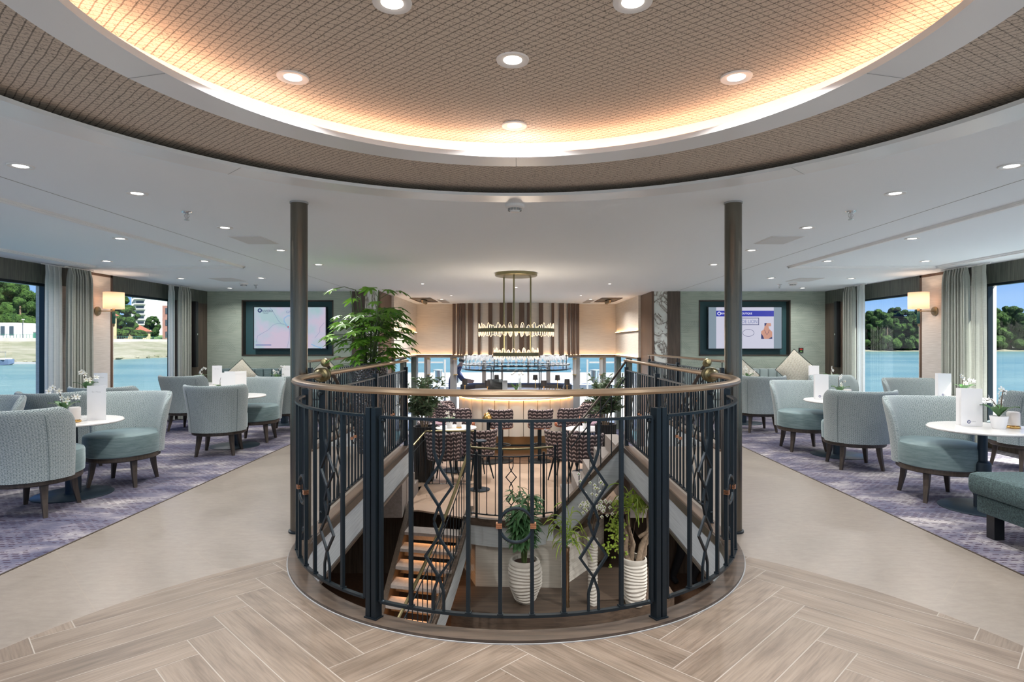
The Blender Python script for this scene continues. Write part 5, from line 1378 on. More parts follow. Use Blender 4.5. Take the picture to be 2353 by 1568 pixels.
zb_ = BAR+.005
for px, d_, f, l in ((1064, 10.95, 25, 'scalloped bar stool, first from the olive tree on the riverbank side'), (1152, 10.72, 8, 'scalloped bar stool beside the brass dome ornament'), (1240, 10.72, -8, 'scalloped bar stool just past the chandelier axis, wooded shore side'), (1301, 10.95, -25, 'scalloped bar stool near the cross stair handrail'), (1338, 11.6, -60, 'scalloped bar stool behind the cross stair handrail'), (1030, 11.6, 60, 'scalloped bar stool half hidden behind the olive leaves')):
    stool(((px-CX)*d_/F, d_, zb_), f, l)
def tub(loc, face, label, first=[None]):
    rz = pi-radians(face)
    if first[0] is None:
        r = thing('tub_chair', label, 'chair', loc, rz, 'scalloped tub chairs'); m = MB(); scshell(m, .24, .285, .36, .78, radians(92)); m.build('backrest', 'scallop', r)
        MB().lathe([(0, .36), (.24, .36), (.255, .38), (.25, .45), (.22, .475), (0, .485)], n=32, caps=False).build('seat', 'pink_cloth', r)
        for a in (45, 135, 225, 315): q = radians(a); MB().tube([(cos(q)*.16, sin(q)*.16, .37), (cos(q)*.27, sin(q)*.27, 0)], [.018, .010], 8).build('leg', 'black_steel', r)
        first[0] = r
    else: dup(first[0], loc, rz, label)
for px, d_, f, l in ((1022, 9.15, 10, 'scalloped tub chair with its back to the landing, beside the ribbed black planter'), (1098, 9.45, -25, 'scalloped tub chair in the open floor before the bar, riverbank side'), (1296, 9.35, 25, 'scalloped tub chair in the open floor before the bar, wooded shore side'), (1340, 9.0, -10, 'scalloped tub chair behind the cross flight'),
                     (1040, 13.6, 100, 'far tub chair behind the olive tree by the terrace window'), (1340, 13.6, -100, 'far tub chair by the terrace window, wooded shore side'), (1015, 12.6, 140, 'tub chair with mauve seat between the olive tree and the bar'), (1352, 12.6, -140, 'tub chair with pale seat beyond the bar, wooded shore side'),
                     (1003, 10.3, 60, 'tub chair under the olive leaves beside the white cafe table')):
    tub(((px-CX)*d_/F, d_, zb_), f, l)
for px, d_, l in ((1048, 9.95, 'small cafe table with orchid beyond the ribbed planter'), (1345, 9.8, 'small cafe table beyond the cross flight'), (1103, 8.65, 'small table on dark round base close to the landing guard')):
    x = (px-CX)*d_/F
    if px == 1103: x, d_ = -.525, 8.65
    r = thing('cafe_table', l, 'table', (x, d_, zb_), 0, 'cafe tables')
    if px != 1103: MB().lathe([(0, .70), (.33, .70), (.34, .71), (.34, .72), (0, .725)], n=40, caps=False).build('tabletop', 'marble_top', r)
    else: MB().lathe([(0, .70), (.10, .70), (.10, .715), (0, .72)], n=40, caps=False).build('tabletop', 'table_black', r)
    MB().lathe([(.028, .01), (.028, .70)], n=14).build('pedestal', 'black_steel', r); MB().lathe([(0, 0), (.22 if px != 1103 else .145, 0), (.22 if px != 1103 else .145, .012), (0, .02)], n=32, caps=False).build('base_plate', 'table_black', r)
    if px == 1048: orchid(x-.1, d_-.1, zb_+.726, 'white orchid on the cafe table beyond the ribbed planter', 1.0, 1, 21); candle(x+.06, d_-.12, zb_+.726, 'gold candle lamp on the cafe table beyond the ribbed planter')
    if px == 1345: orchid(x, d_, zb_+.726, 'small orchid on the cafe table beyond the cross flight', .9, 2, 22)
# on the counter
def tlamp(px, py, d_, l, z=BAR+1.104, sc=1.0):
    r = thing('table_lamp', l, 'lamp', ((px-CX)*d_/F, d_, z), 0, 'black-shaded bar lamps'); r.scale = (sc,)*3
    MB().lathe([(0, 0), (.045, 0), (.045, .008), (.008, .014), (.006, .16), (.016, .175), (.016, .19), (.006, .2), (0, .2)], n=18, caps=False).build('stand', 'gold', r)
    MB().ball((0, 0, .195), .018, 10, 8).build('bulb', 'lamp_glow', r)
    MB().lathe([(.058, .19), (.050, .30), (.048, .30), (.056, .19), (.058, .19)], n=24, caps=False).build('lamp_shade', 'lamp_black', r)
for px, d_, l in ((1068, 11.9, 'black-shaded lamp on the bar counter closest to the olive tree'), (1120, 11.5, 'black-shaded lamp on the counter in front of the till'), (1250, 11.5, 'black-shaded lamp on the counter beside the bottles, wooded shore side'), (1303, 11.9, 'black-shaded lamp at the outer end of the counter, wooded shore side'),
                  (1141, 13.5, 'small far black-shaded lamp under the glass rack, riverbank side'), (1230, 13.5, 'small far black-shaded lamp under the glass rack, wooded shore side'), (1281, 13.4, 'far black-shaded lamp above the dark figure ornament')): tlamp(px, 0, d_, l)
r = thing('cash_register', 'black point-of-sale till on the bar', 'till', (-.42, 11.75, BAR+1.097)); MB().box((0, 0, .02), (.22, .22, .04)).build('base', 'black_plastic', r, bevel=.008)
q = MB().box((0, 0, .20), (.30, .025, .24)).build('display', 'black_plastic', r, bevel=.006); q.rotation_euler = (-.25, 0, 0); MB().box((.20, .02, .17), (.10, .05, .25)).build('printer', 'grey_plastic', r, bevel=.01)
r = thing('cash_register', 'second dark till tilted on the bar, wooded shore side', 'till', (.95, 12.4, BAR+1.097)); MB().box((0, 0, .02), (.18, .2, .04)).build('base', 'black_plastic', r, bevel=.008)
q = MB().box((0, 0, .18), (.02, .26, .20)).build('display', 'black_plastic', r, bevel=.006); q.rotation_euler = (0, .35, 0)
for i in range(7):
    r = thing('liqueur_bottle', 'small dark bottle in the cluster on the bar counter, wooded shore side', 'bottle', (.60+.055*i, 11.72+.03*(i % 3), BAR+1.097), 0, 'bottles on the counter')
    MB().lathe([(0, 0), (.018, 0), (.02, .004), (.02, .075), (.008, .10), (.008, .125), (0, .127)], n=12, caps=False).build('body', ('black_plastic', 'drink_glass', 'bronze')[i % 3], r); MB().lathe([(0, .125), (.009, .125), (.009, .142), (0, .143)], n=10, caps=False).build('cap', 'gold' if i % 2 else 'red_lit' if False else 'gold', r)
r = thing('brass_dome', 'polished gold dome ornament on a black stand at a bar stool', 'ornament', ((1122-CX)*10.6/F, 10.6, BAR+.6)); 
MB().lathe([(0, .30), (.03, .295), (.075, .265), (.10, .21), (.102, .18), (0, .175)], n=32, caps=False).build('dome', 'gold', r); MB().lathe([(0, .15), (.09, .15), (.10, .178), (0, .18)], n=24, caps=False).build('saucer', 'black_steel', r); MB().lathe([(.03, -.58), (.03, .15)], n=14).build('stand', 'black_steel', r); MB().lathe([(0, -.595), (.18, -.595), (.18, -.58), (0, -.575)], n=28, caps=False).build('base_plate', 'black_steel', r)
r = thing('bar_planter', 'glass bowl with green aloe leaves on the centre of the counter', 'plant', (.0, 11.45, BAR+1.097)); MB().lathe([(0, 0), (.05, 0), (.052, .01), (.05, .12), (.046, .12), (0, .05)], n=24, caps=False).build('vase', 'copper', r)
m = MB()
for k in range(9): a = 2*pi*k/9; L = .14; m.tube([(0, 0, .1), (cos(a)*.04, sin(a)*.04, .2), (cos(a)*L, sin(a)*L*.6, .19+.06*(k % 3))], [.007, .006, .001], 5)
m.build('leaves', 'leaf_fatsia', r)
r = thing('white_orchid_spray', 'tall spray of white orchids behind the counter under the glass rack', 'flowers', (.08, 13.1, BAR+1.097)); m = MB(); fl = MB(); rn = random.Random(5)
for k in range(3):
    a = rn.uniform(0, 6.28); p = [(0, 0, 0), (cos(a)*.04, sin(a)*.04, .3), (cos(a)*.14, sin(a)*.08, .42), (cos(a)*.24, sin(a)*.1, .36)]; m.tube(p, .004, 5)
    for j in range(5): q = Vector(p[2]).lerp(Vector(p[3]), j/4); fl.ball(tuple(q+Vector((0, 0, -.01))), (.028, .02, .028), 8, 6)
m.build('stems', 'stem_green', r); fl.build('flowers', 'petal', r); MB().lathe([(.04, -.0), (.035, .18), (.05, .25)], n=16).build('vase', 'drink_glass', r)
# back-bar banquette
r = thing('banquette', 'black leather curved banquette under the terrace windows', 'sofa', (0, 14.1, zb_)); m = MB(); m.arcslab((0, 0), .0, .01, 0, .1, 0, .1, 2); m = MB()
m.prof([(-1.25, -.1, 0), (-1.0, .35, 0), (1.0, .35, 0), (1.25, -.1, 0)], [(-.08, .0), (.08, 0), (.08, 1.12), (-.08, 1.16)], smooth=False); m.build('back', 'black_leather', r, bevel=.03)
MB().bb(-1.05, 1.05, -.35, .3, 0, .46).build('seat', 'black_leather', r, bevel=.03); MB().bb(-.8, .8, -.8, -.5, .72, .75).build('table_ledge', 'wood_brown', r); MB().bb(-.75, -.7, -.7, -.6, 0, .72).build('ledge_leg', 'wood_brown', r); MB().bb(.7, .75, -.7, -.6, 0, .72).build('ledge_leg', 'wood_brown', r)
# brass tube lights on the mullions
for x, w_, nm in ((-2.16, 0, 'outermost riverbank-side pier'), (-1.50, 0, 'riverbank-side pier beside the crew member'), (1.44, 0, 'wooded-shore-side pier beside the glass rack'), (2.10, 0, 'outermost wooded-shore-side pier')):
    r = thing('tube_wall_light', 'ribbed brass and glass tube light on the '+nm, 'lamp', (x, 14.79, .62)); MB().lathe([(.045, -.14), (.045, .24)], n=20).build('tube', 'frost', r)
    for z in (-.15, .24): MB().lathe([(.0, z), (.055, z), (.055, z+.02), (0, z+.02)], n=20, caps=False).build('collar', 'gold', r)
# ------------------------------------------------------------ plants
def leafblade(m, p, d, L, W, droop=.3, roll=0.0, n=4):
    d = Vector(d).normalized(); up = Vector((0, 0, 1)); s = d.cross(up)
    if s.length < .1: s = Vector((1, 0, 0))
    s.normalize(); s = (s*cos(roll)+s.cross(d)*sin(roll)); rows = []
    for i in range(n+1):
        t = i/n; c = Vector(p)+d*(L*t)+Vector((0, 0, -droop*L*t*t)); w_ = W*sin(pi*(.08+.92*t))**.8*.5
        if i == n: w_ = .0005
        rows.append([c-s*w_+Vector((0, 0, .2*w_)), c, c+s*w_+Vector((0, 0, .2*w_))])
    m.loft(rows, False, False, True)
def palmate(m, p, d, R_, rn):
    """lobed hand-shaped leaf"""
    d = Vector(d).normalized(); nrm = Vector((d.x*.35, d.y*.35, .9)).normalized(); s = d.cross(nrm).normalized(); f = nrm.cross(s).normalized()*-1
    f = (d-nrm*d.dot(nrm)).normalized(); c = Vector(p); vs = [c+nrm*.0]; lob = 7; outl = []
    for k in range(lob):
        a = radians(-115+230*k/(lob-1)); L = R_*(1.0-.25*abs(k-(lob-1)/2)/((lob-1)/2))*rn.uniform(.9, 1.05)
        da = radians(230/(lob-1)/2)
        for t, q in ((.52, -.98), (.82, -.72), (1.0, 0), (.84, .7)):
            ang = a+da*q*(1.0 if t < .5 else .55); rr = L*t; pt = c+(f*cos(ang)+s*sin(ang))*rr-Vector((0, 0, 1))*(.30*rr*rr/R_)+nrm*(.02*R_*(1 if t < .5 else 0)); outl.append(pt)
    vs += outl; n = len(outl)
    m.add(vs, [(0, 1+i, 2+i) for i in range(n-1)], True)
rn = random.Random(11)
pl = thing('hammered_planter_tree', 'tall leafy green fatsia plant in a hammered silver planter beside the stair opening', 'plant', (-1.70, 6.93, 0))
MB().lathe([(0, 0), (.13, 0), (.135, .01), (.215, 1.0), (.215, 1.035), (.195, 1.035), (.19, .98), (0, .98)], n=40, caps=False).build('planter', 'hammered', pl)
m = MB(); 
for k in range(40): a = rn.uniform(0, 6.28); r_ = rn.uniform(0, .17); m.ball((cos(a)*r_, sin(a)*r_, 1.0), (rn.uniform(.02, .04), .025, .03), 6, 4)
m.build('bark_mulch', 'soil', pl)
st = MB(); lf_ = MB()
for k in range(13):
    a = rn.uniform(0, 6.28); topz = rn.uniform(1.45, 1.9); r1 = rn.uniform(.05, .16); p0 = Vector((cos(a)*.05, sin(a)*.05, .98)); p1 = Vector((cos(a)*r1*.8, sin(a)*r1*.8, 1.35)); p2 = Vector((cos(a)*r1*1.4, sin(a)*r1*1.4, topz))
    st.tube([p0, p1, p2], [.010, .008, .006], 6)
    for j in range(11):
        t = rn.uniform(.0, 1); base = p0.lerp(p1, t*2) if t < .5 else p1.lerp(p2, t*2-1)
        b_ = rn.uniform(0, 6.28); reach = rn.uniform(.16, .42)*(1.15-.35*t); rise = rn.uniform(-.02, .16)
        q = base+Vector((cos(b_)*reach, sin(b_)*reach, rise)); st.tube([base, base.lerp(q, .5)+Vector((0, 0, .03)), q], [.0035, .003, .0025], 4); palmate(lf_, q, (cos(b_), sin(b_), -.25), rn.uniform(.10, .165), rn)
st.build('stems', 'stem_green', pl); lf_.build('leaves', 'leaf_fatsia', pl, fix=False)
def olive(x, y, label, seed):
    rn = random.Random(seed); r = thing('potted_olive_tree', label, 'plant', (x, y, BAR+.005))
    m = MB(); prof = [(0, 0), (.135, 0), (.15, .03), (.165, .8), (.17, .84), (.15, .84), (.14, .78), (0, .78)]
    rings = [[(max(r_, 1e-4)*(1+(.035*cos(24*2*pi*j/96) if 0 < i < 5 else 0))*cos(2*pi*j/96), max(r_, 1e-4)*(1+(.035*cos(24*2*pi*j/96) if 0 < i < 5 else 0))*sin(2*pi*j/96), z) for j in range(96)] for i, (r_, z) in enumerate(prof)]
    m.loft(rings, True, False); m.build('ribbed_pot', 'black_plastic', r); MB().lathe([(0, .79), (.145, .79)], n=20, caps=False).build('soil', 'soil', r)
    st = MB(); lf = MB()
    for k in range(6):
        a = 2*pi*k/6+rn.uniform(-.3, .3); p0 = Vector((cos(a)*.03, sin(a)*.03, .78)); p1 = Vector((cos(a)*.08, sin(a)*.08, 1.0)); st.tube([p0, p1], [.012, .009], 6)
        for j in range(10):
            b_ = rn.uniform(0, 6.28); q = p1+Vector((cos(b_)*rn.uniform(.08, .34), sin(b_)*rn.uniform(.08, .34), rn.uniform(.0, .62))); mid = p1.lerp(q, .5)+Vector((0, 0, .06)); st.tube([p1, mid, q], [.005, .004, .002], 4)
            for i in range(44):
                t = rn.uniform(.1, 1); c = p1.lerp(mid, t*2) if t < .5 else mid.lerp(q, t*2-1); v_ = Vector((rn.gauss(0, 1), rn.gauss(0, 1), rn.uniform(-.2, 1.2))); leafblade(lf, c, v_, rn.uniform(.06, .10), .022, .2, rn.uniform(0, 3), 3)
    st.build('branches', 'bark', r); lf.build('leaves', 'leaf_olive', r, fix=False)
olive(-1.42, 9.24, 'olive tree in a ribbed black pot on the bar level, riverbank side', 3)
olive(1.42, 9.5, 'olive tree behind the cross stair handrail, wooded shore side', 4)
# lower lobby pots
def ribpot(r, prof, n=40):
    m = MB(); rings = []
    for i, (rr, z) in enumerate(prof): rings.append([(max(rr, 1e-4)*(1+.03*sin(3*2*pi*j/n+z*9))*cos(2*pi*j/n), max(rr, 1e-4)*(1+.03*sin(3*2*pi*j/n+z*9))*sin(2*pi*j/n), z+.008*sin(2*2*pi*j/n+z*20)*(1 if 0 < i < len(prof)-3 else 0)) for j in range(n)])
    m.loft(rings, True, False); return m.build('pot', 'pot_ribbed', r)
def ribs(pts, k, amp):
    out = []
    for i in range(len(pts)-1):
        (r0, z0), (r1, z1) = pts[i], pts[i+1]; n = max(2, int((z1-z0)*k))
        for j in range(n): t = j/n; out += [(r0+(r1-r0)*t-amp, z0+(z1-z0)*t), (r0+(r1-r0)*(t+.5/n)+amp, z0+(z1-z0)*(t+.55/n))]
    return out
r = thing('bamboo_leaf_plant', 'green leafy plant in a wavy white pot on the lower lobby platform', 'plant', (.10, 6.80, LOW+.002))
ribpot(r, [(0, 0), (.10, 0)]+ribs([(.12, .02), (.185, .2), (.19, .35), (.165, .47)], 28, .006)+[(.16, .485), (.14, .48), (.13, .44), (0, .44)])
MB().lathe([(0, .445), (.135, .445)], n=20, caps=False).build('soil', 'soil', r); st = MB(); lf = MB(); rn = random.Random(8)
for k in range(9):
    a = rn.uniform(0, 6.28); q = Vector((cos(a)*rn.uniform(.05, .22), sin(a)*rn.uniform(.03, .2), rn.uniform(.95, 1.25))); p0 = Vector((cos(a)*.03, sin(a)*.03, .44)); st.tube([p0, p0.lerp(q, .5)*1.0, q], [.008, .006, .003], 6)
    for j in range(26):
        t = rn.uniform(.3, 1.05); c = p0.lerp(q, t); b_ = rn.uniform(0, 6.28); e_ = c+Vector((cos(b_)*.07, sin(b_)*.07, .03)); st.tube([c, e_], .002, 4)
        for i in range(3): leafblade(lf, e_, (cos(b_+(i-1)*.8), sin(b_+(i-1)*.8), rn.uniform(-.5, .3)), rn.uniform(.09, .14), .034, .35, rn.uniform(-.5, .5))
st.build('stems', 'stem_green', r); lf.build('leaves', 'leaf_bamboo', r, fix=False)
def amar(m, p, L, rn):
    q = Vector(p); pts = [q.copy()]; d = Vector((rn.gauss(0, 1), rn.gauss(0, 1), 1.2)).normalized()
    for i in range(6): q = q+d*L/6; d = (d+Vector((0, 0, -.55))).normalized(); pts.append(q.copy())
    m.tube(pts, [.004]*3+[.006]*3+[.002], 5)
r = thing('twisted_bronze_vase', 'very slim twisted bronze floor vase with lime hanging blooms', 'vase', (.565, 6.66, LOW+.002)); rn = random.Random(9)
m = MB(); m.lathe([(.03, 0), (.028, .02)]+[(.024+.006*(i % 2), .04+.02*i) for i in range(30)]+[(.034, .66)], n=16); m.build('body', 'bronze', r); m = MB(); lf = MB()
for k in range(34): a = rn.uniform(0, 6.28); amar(m, (cos(a)*.06, sin(a)*.05, .78+rn.uniform(-.1, .2)), rn.uniform(.22, .38), rn)
for k in range(10): a = rn.uniform(0, 6.28); m.tube([(0, 0, .64), (cos(a)*.04, sin(a)*.04, .9)], .003, 4); leafblade(lf, (0, 0, .7), (cos(a), sin(a), .5), .14, .04)
m.build('hanging_blooms', 'leaf_lime', r, fix=False); lf.build('leaves', 'leaf_bamboo', r, fix=False)
r = thing('slim_white_vase', 'tall slim wavy white floor vase with blossom twigs', 'vase', (.86, 6.72, LOW+.002)); ribpot(r, [(0, 0), (.055, 0)]+ribs([(.055, .02), (.052, .40), (.06, .72)], 30, .004)+[(.06, .74), (.04, .74), (.035, .6), (0, .6)], 24)
m = MB(); fl = MB(); ye = MB(); rn = random.Random(10)
for k in range(13):
    a = rn.uniform(0, 6.28); q = Vector((cos(a)*rn.uniform(.1, .33), sin(a)*rn.uniform(.05, .2), rn.uniform(1.05, 1.5))); mid = Vector((q.x*.25, q.y*.25, 1.0)); m.tube([(0, 0, .7), mid, q], [.004, .003, .0015], 5)
    for j in range(5):
        c = mid.lerp(q, rn.uniform(.2, 1))+Vector((rn.gauss(0, .02),)*1+(rn.gauss(0, .02), rn.gauss(0, .02)))
        for i in range(4): b_ = i*1.57; fl.ball((c.x+cos(b_)*.012, c.y-.004, c.z+sin(b_)*.012), (.010, .006, .010), 6, 4)
        ye.ball((c.x, c.y-.012, c.z), .008, 5, 4)
m.build('twigs', 'twig', r); f = fl.build('blossoms', 'petal', r); ye.build('blossom_hearts', 'leaf_lime', f)
r = thing('gnarled_trunk_tree', 'gnarled little tree with pale green blossom in a tall wavy white pot', 'plant', (1.335, 6.74, LOW+.002)); ribpot(r, [(0, 0), (.10, 0)]+ribs([(.115, .03), (.13, .2), (.135, .50)], 28, .005)+[(.138, .52), (.12, .52), (.11, .46), (0, .46)])
MB().lathe([(0, .46), (.115, .46)], n=20, caps=False).build('soil', 'soil', r); m = MB(); rn = random.Random(12)
for k, (x, y) in enumerate(((-.05, 0), (.03, -.03), (.06, .04), (-.02, .05))):
    pts = [(x, y, .44)]; q = Vector(pts[0])
    for i in range(6): q = q+Vector((rn.gauss(0, .025)+x*.15, rn.gauss(0, .02), .10)); pts.append(tuple(q))
    m.tube(pts, [.036, .03, .034, .026, .022, .018, .008], 9)
m.tube([(.05, 0, .75), (.16, -.03, .83), (.24, -.03, .82)], [.022, .018, .014], 8); m.build('trunk', 'bark', r); fl = MB()
for k in range(230):
    a = rn.uniform(0, 6.28)
    if k < 120: c = Vector((-.20+rn.gauss(0, .07), rn.gauss(0, .05), .80+rn.gauss(0, .13)))
    else: c = Vector((.05+rn.gauss(0, .1), rn.gauss(0, .06), 1.16+rn.gauss(0, .04)))
    for i in range(3): fl.ball(tuple(c+Vector((rn.gauss(0, .012), rn.gauss(0, .012), rn.gauss(0, .012)))), (.013, .008, .012), 6, 4)
tw = MB()
for k in range(26): c = Vector((-.20+rn.gauss(0, .08), rn.gauss(0, .05), .80+rn.gauss(0, .14))); tw.tube([(-.03, 0, .66), (c.x*.5, 0, c.z-.04), tuple(c)], .0025, 4)
am = MB()
for k in range(40): amar(am, (.02+rn.gauss(0, .08), rn.gauss(0, .05), 1.12+rn.gauss(0, .05)), rn.uniform(.22, .4), rn)
fl.build('blossoms', 'petal_yellow' if False else 'leaf_lime', r, fix=False); tw.build('twigs', 'twig', r); am.build('hanging_blooms', 'leaf_lime', r, fix=False)
for x, l in ((-.36, 'pale round pouf top just inside the curb, riverbank side'), (.36, 'pale round pouf top just inside the curb, wooded shore side')):
    r = thing('round_pouf', l, 'pouf', (x*3.05, 5.35, LOW-.72)); MB().lathe([(0, 0), (.30, 0), (.32, .02), (.32, .40), (.30, .44), (0, .45)], n=40, caps=False).build('cushion', 'deck_white', r); MB().lathe([(.323, .38), (.323, .40)], n=40, caps=False).build('piping', 'wood_leg', r)
# people
def person(name, label, loc, rz, pts, edges, rad, zones, cat='person', hair=None, scale=1.0):
    o = skin(edges, pts, rad, name, 2); me = o.data; me.materials.clear(); names = []
    for fn_, mt in zones: me.materials.append(M[mt])
    for p in me.polygons:
        c = p.center
        for i, (fn_, mt) in enumerate(zones):
            if fn_(c): p.material_index = i; break
        p.use_smooth = True
    o.location = loc; o.rotation_euler = (0, 0, rz); o.scale = (scale,)*3; tag(o, label, cat)
    if hair: 
        h = MB(); h.ball(hair[0], hair[1], 14, 10); h.build('hair', 'hair', o)
    return o
# crew member leaning over a parasol table on the terrace (front toward +X)
P_ = [(0, 0, .95), (0, 0, 1.12), (.10, 0, 1.34), (.17, 0, 1.48), (.24, 0, 1.56), (.29, 0, 1.66),
      (.02, .10, .90), (.03, .11, .50), (-.02, .11, .08), (.10, .11, .03), (.02, -.10, .90), (.05, -.11, .50), (.02, -.12, .08), (.14, -.12, .03),
      (.14, .19, 1.40), (.30, .22, 1.16), (.52, .20, 1.13), (.60, .19, 1.12), (.14, -.19, 1.40), (.30, -.22, 1.16), (.52, -.16, 1.10), (.60, -.14, 1.09)]
E_ = [(0,1),(1,2),(2,3),(3,4),(4,5),(0,6),(6,7),(7,8),(8,9),(0,10),(10,11),(11,12),(12,13),(3,14),(14,15),(15,16),(16,17),(3,18),(18,19),(19,20),(20,21)]
R_ = [(.13,.16),(.12,.15),(.12,.16),(.09,.10),(.055,.055),(.095,.08),.10,.065,.045,.04,.10,.065,.045,.04,.06,.045,.035,.03,.06,.045,.035,.03]
Z_ = [(lambda c: c.z > 1.53, 'skin'), (lambda c: c.x > .36 and c.z > 1.0, 'skin'), (lambda c: c.z > 1.0, 'navy_cloth'), (lambda c: c.z > .62 and c.x > -.3, 'navy_cloth'), (lambda c: True, 'khaki_cloth')]
person('person', 'person in dark shirt and blue apron bending over on the sunny terrace outside the bar', (-1.74, 16.2, BAR-.04), .0, P_, E_, R_, Z_, hair=((.27, 0, 1.70), (.085, .08, .085)))
P2 = [(0, 0, .92), (0, 0, 1.12), (0, 0, 1.34), (0, 0, 1.44), (0, 0, 1.52), (0, -.02, 1.64),
      (.09, 0, .88), (.10, -.12, .50), (.10, .02, .08), (.10, -.11, .03), (-.09, 0, .88), (-.10, .06, .50), (-.11, .22, .10), (-.11, .12, .03),
      (.19, 0, 1.38), (.24, .02, 1.10), (.24, -.10, .86), (-.19, 0, 1.38), (-.24, .02, 1.10), (-.24, -.06, .86)]
E2 = [(0,1),(1,2),(2,3),(3,4),(4,5),(0,6),(6,7),(7,8),(8,9),(0,10),(10,11),(11,12),(12,13),(3,14),(14,15),(15,16),(3,17),(17,18),(18,19)]
R2 = [(.15,.11),(.14,.10),(.16,.11),(.09,.08),.055,(.075,.09),.095,.07,.05,.045,.095,.07,.05,.045,.06,.045,.035,.06,.045,.035]
Z2 = [(lambda c: c.z > 1.5, 'skin'), (lambda c: c.z < .06, 'black_plastic'), (lambda c: True, 'dark_cloth')]
person('person', 'person in dark trousers walking on the lower deck, only legs showing under the floor edge', (2.58, 8.95, LOW-.718), .5, P2, E2, R2, Z2, hair=((0, .02, 1.68), (.08, .09, .08)))
# ------------------------------------------------------------ outside
ZW = H-4.0
m = MB(); m.add([(-900, -300, ZW), (900, -300, ZW), (900, 1500, ZW), (-900, 1500, ZW)], [(0, 1, 2, 3)])
o = m.build('river_water', 'water', fix=False); o['kind'] = 'stuff'; tag(o, 'wide blue-green river with small ripples outside the windows', 'water')
# riverbank side: slope, promenade wall, lawn (bank runs along Y at x -95)
m = MB(); rows = []; rn = random.Random(21)
prof = [(-93, ZW-.3), (-96, ZW+.5), (-101, ZW+1.3), (-106, ZW+2.6), (-107.5, ZW+2.7), (-112, ZW+4.2), (-113, ZW+4.3)]
for i in range(80):
    y = 20+i*5; rows.append([(x+rn.uniform(-.5, .5), y, z+rn.uniform(-.12, .12)) for x, z in prof])
m.loft(rows, False, False, True); o = m.build('embankment', 'bank'); struct(o)
struct(MB().bb(-113.5, -113, 20, 415, ZW+3.8, ZW+5.1).build('wall_embankment', 'concrete'))
m = MB(); m.add([(-113.4, 20, ZW+4.8), (-126, 20, ZW+4.8), (-126, 415, ZW+4.8), (-113.4, 415, ZW+4.8)], [(0, 1, 2, 3)]); struct(m.build('ground_road', 'asphalt'))
m = MB(); m.add([(-126, 20, ZW+4.82), (-150, 20, ZW+7.2), (-150, 700, ZW+7.2), (-126, 700, ZW+4.82), (-500, 20, ZW+9), (-500, 700, ZW+9)], [(0, 1, 2, 3), (1, 4, 5, 2)]); o = m.build('lawn', 'lawn'); struct(o)
def gz(x): return ZW+4.8 if x > -126 else (ZW+4.8+2.4*min(1, (-126-x)/24)+max(0, (-150-x)/350*1.8))
m = MB()
for i in range(140): y = 60+i*1.8; m.ball((-95.5+rn.uniform(-1.2, 1.2), y+rn.uniform(-.6, .6), ZW+.35), (rn.uniform(.3, .9), rn.uniform(.3, 1.1), rn.uniform(.2, .5)), 6, 4)
o = m.build('riprap_stones', 'bank'); tag(o, 'pale stones scattered along the waterline of the embankment', 'stones', None, 'stuff')
def blob(m, c, r, rn, sub=3):
    b = bmesh.new(); bmesh.ops.create_icosphere(b, subdivisions=sub, radius=1); vs = []
    ph = [rn.uniform(0, 6) for _ in range(6)]
    for v in b.verts:
        p = v.co; k = 1+.16*sin(5*p.x+ph[0])*sin(5*p.y+ph[1])+.13*sin(9*p.z+ph[2])*sin(8*p.x+ph[3])+.07*sin(17*p.y+ph[4])*sin(15*p.z+ph[5])+rn.uniform(-.07, .07); vs.append((c[0]+p.x*r[0]*k, c[1]+p.y*r[1]*k, c[2]+p.z*r[2]*k))
    m.add(vs, [tuple(v.index for v in f.verts) for f in b.faces], False); b.free()
def leafcloud(m, c, r, n, rn, ls):
    for _ in range(n):
        d = Vector((rn.gauss(0, 1), rn.gauss(0, 1), rn.gauss(0, 1))).normalized(); k = rn.uniform(.9, 1.12); p = Vector((c[0]+d.x*r[0]*k, c[1]+d.y*r[1]*k, c[2]+d.z*r[2]*k))
        a = Vector((rn.gauss(0, 1), rn.gauss(0, 1), rn.gauss(0, 1))).normalized(); b_ = a.cross(d); 
        if b_.length < .1: continue
        b_.normalize(); s = ls*rn.uniform(.6, 1.3); m.add([p-a*s, p-b_*s*.5, p+a*s, p+b_*s*.5], [(0, 1, 2, 3)])
def tree(x, y, z, h, w_, label, mat, seed, group):
    rn = random.Random(seed); r = thing('broadleaf_tree', label, 'tree', (x, y, z), 0, group); m = MB()
    for k in range(34):
        a = rn.uniform(0, 6.28); t = k/33; zz = h*(.16+.76*t); env = sqrt(max(.05, 1-((t-.38)/.66)**2)); rr = w_*.5*env*sqrt(rn.uniform(.05, .75)); s = w_*rn.uniform(.10, .19)*(1.1-.3*t)
        c = (cos(a)*rr, sin(a)*rr, zz); q = (s, s, s*.85); blob(m, c, q, rn, 2); leafcloud(m, c, q, 420, rn, w_*.017)
    m.build('crown', mat, r, fix=False); MB().tube([(0, 0, -1), (0, 0, h*.6)], [w_*.04, w_*.015], 8).build('trunk', 'trunk', r); return r
G1 = 'trees on the riverbank'
def bx(px, d): return (px-CX)*d/F
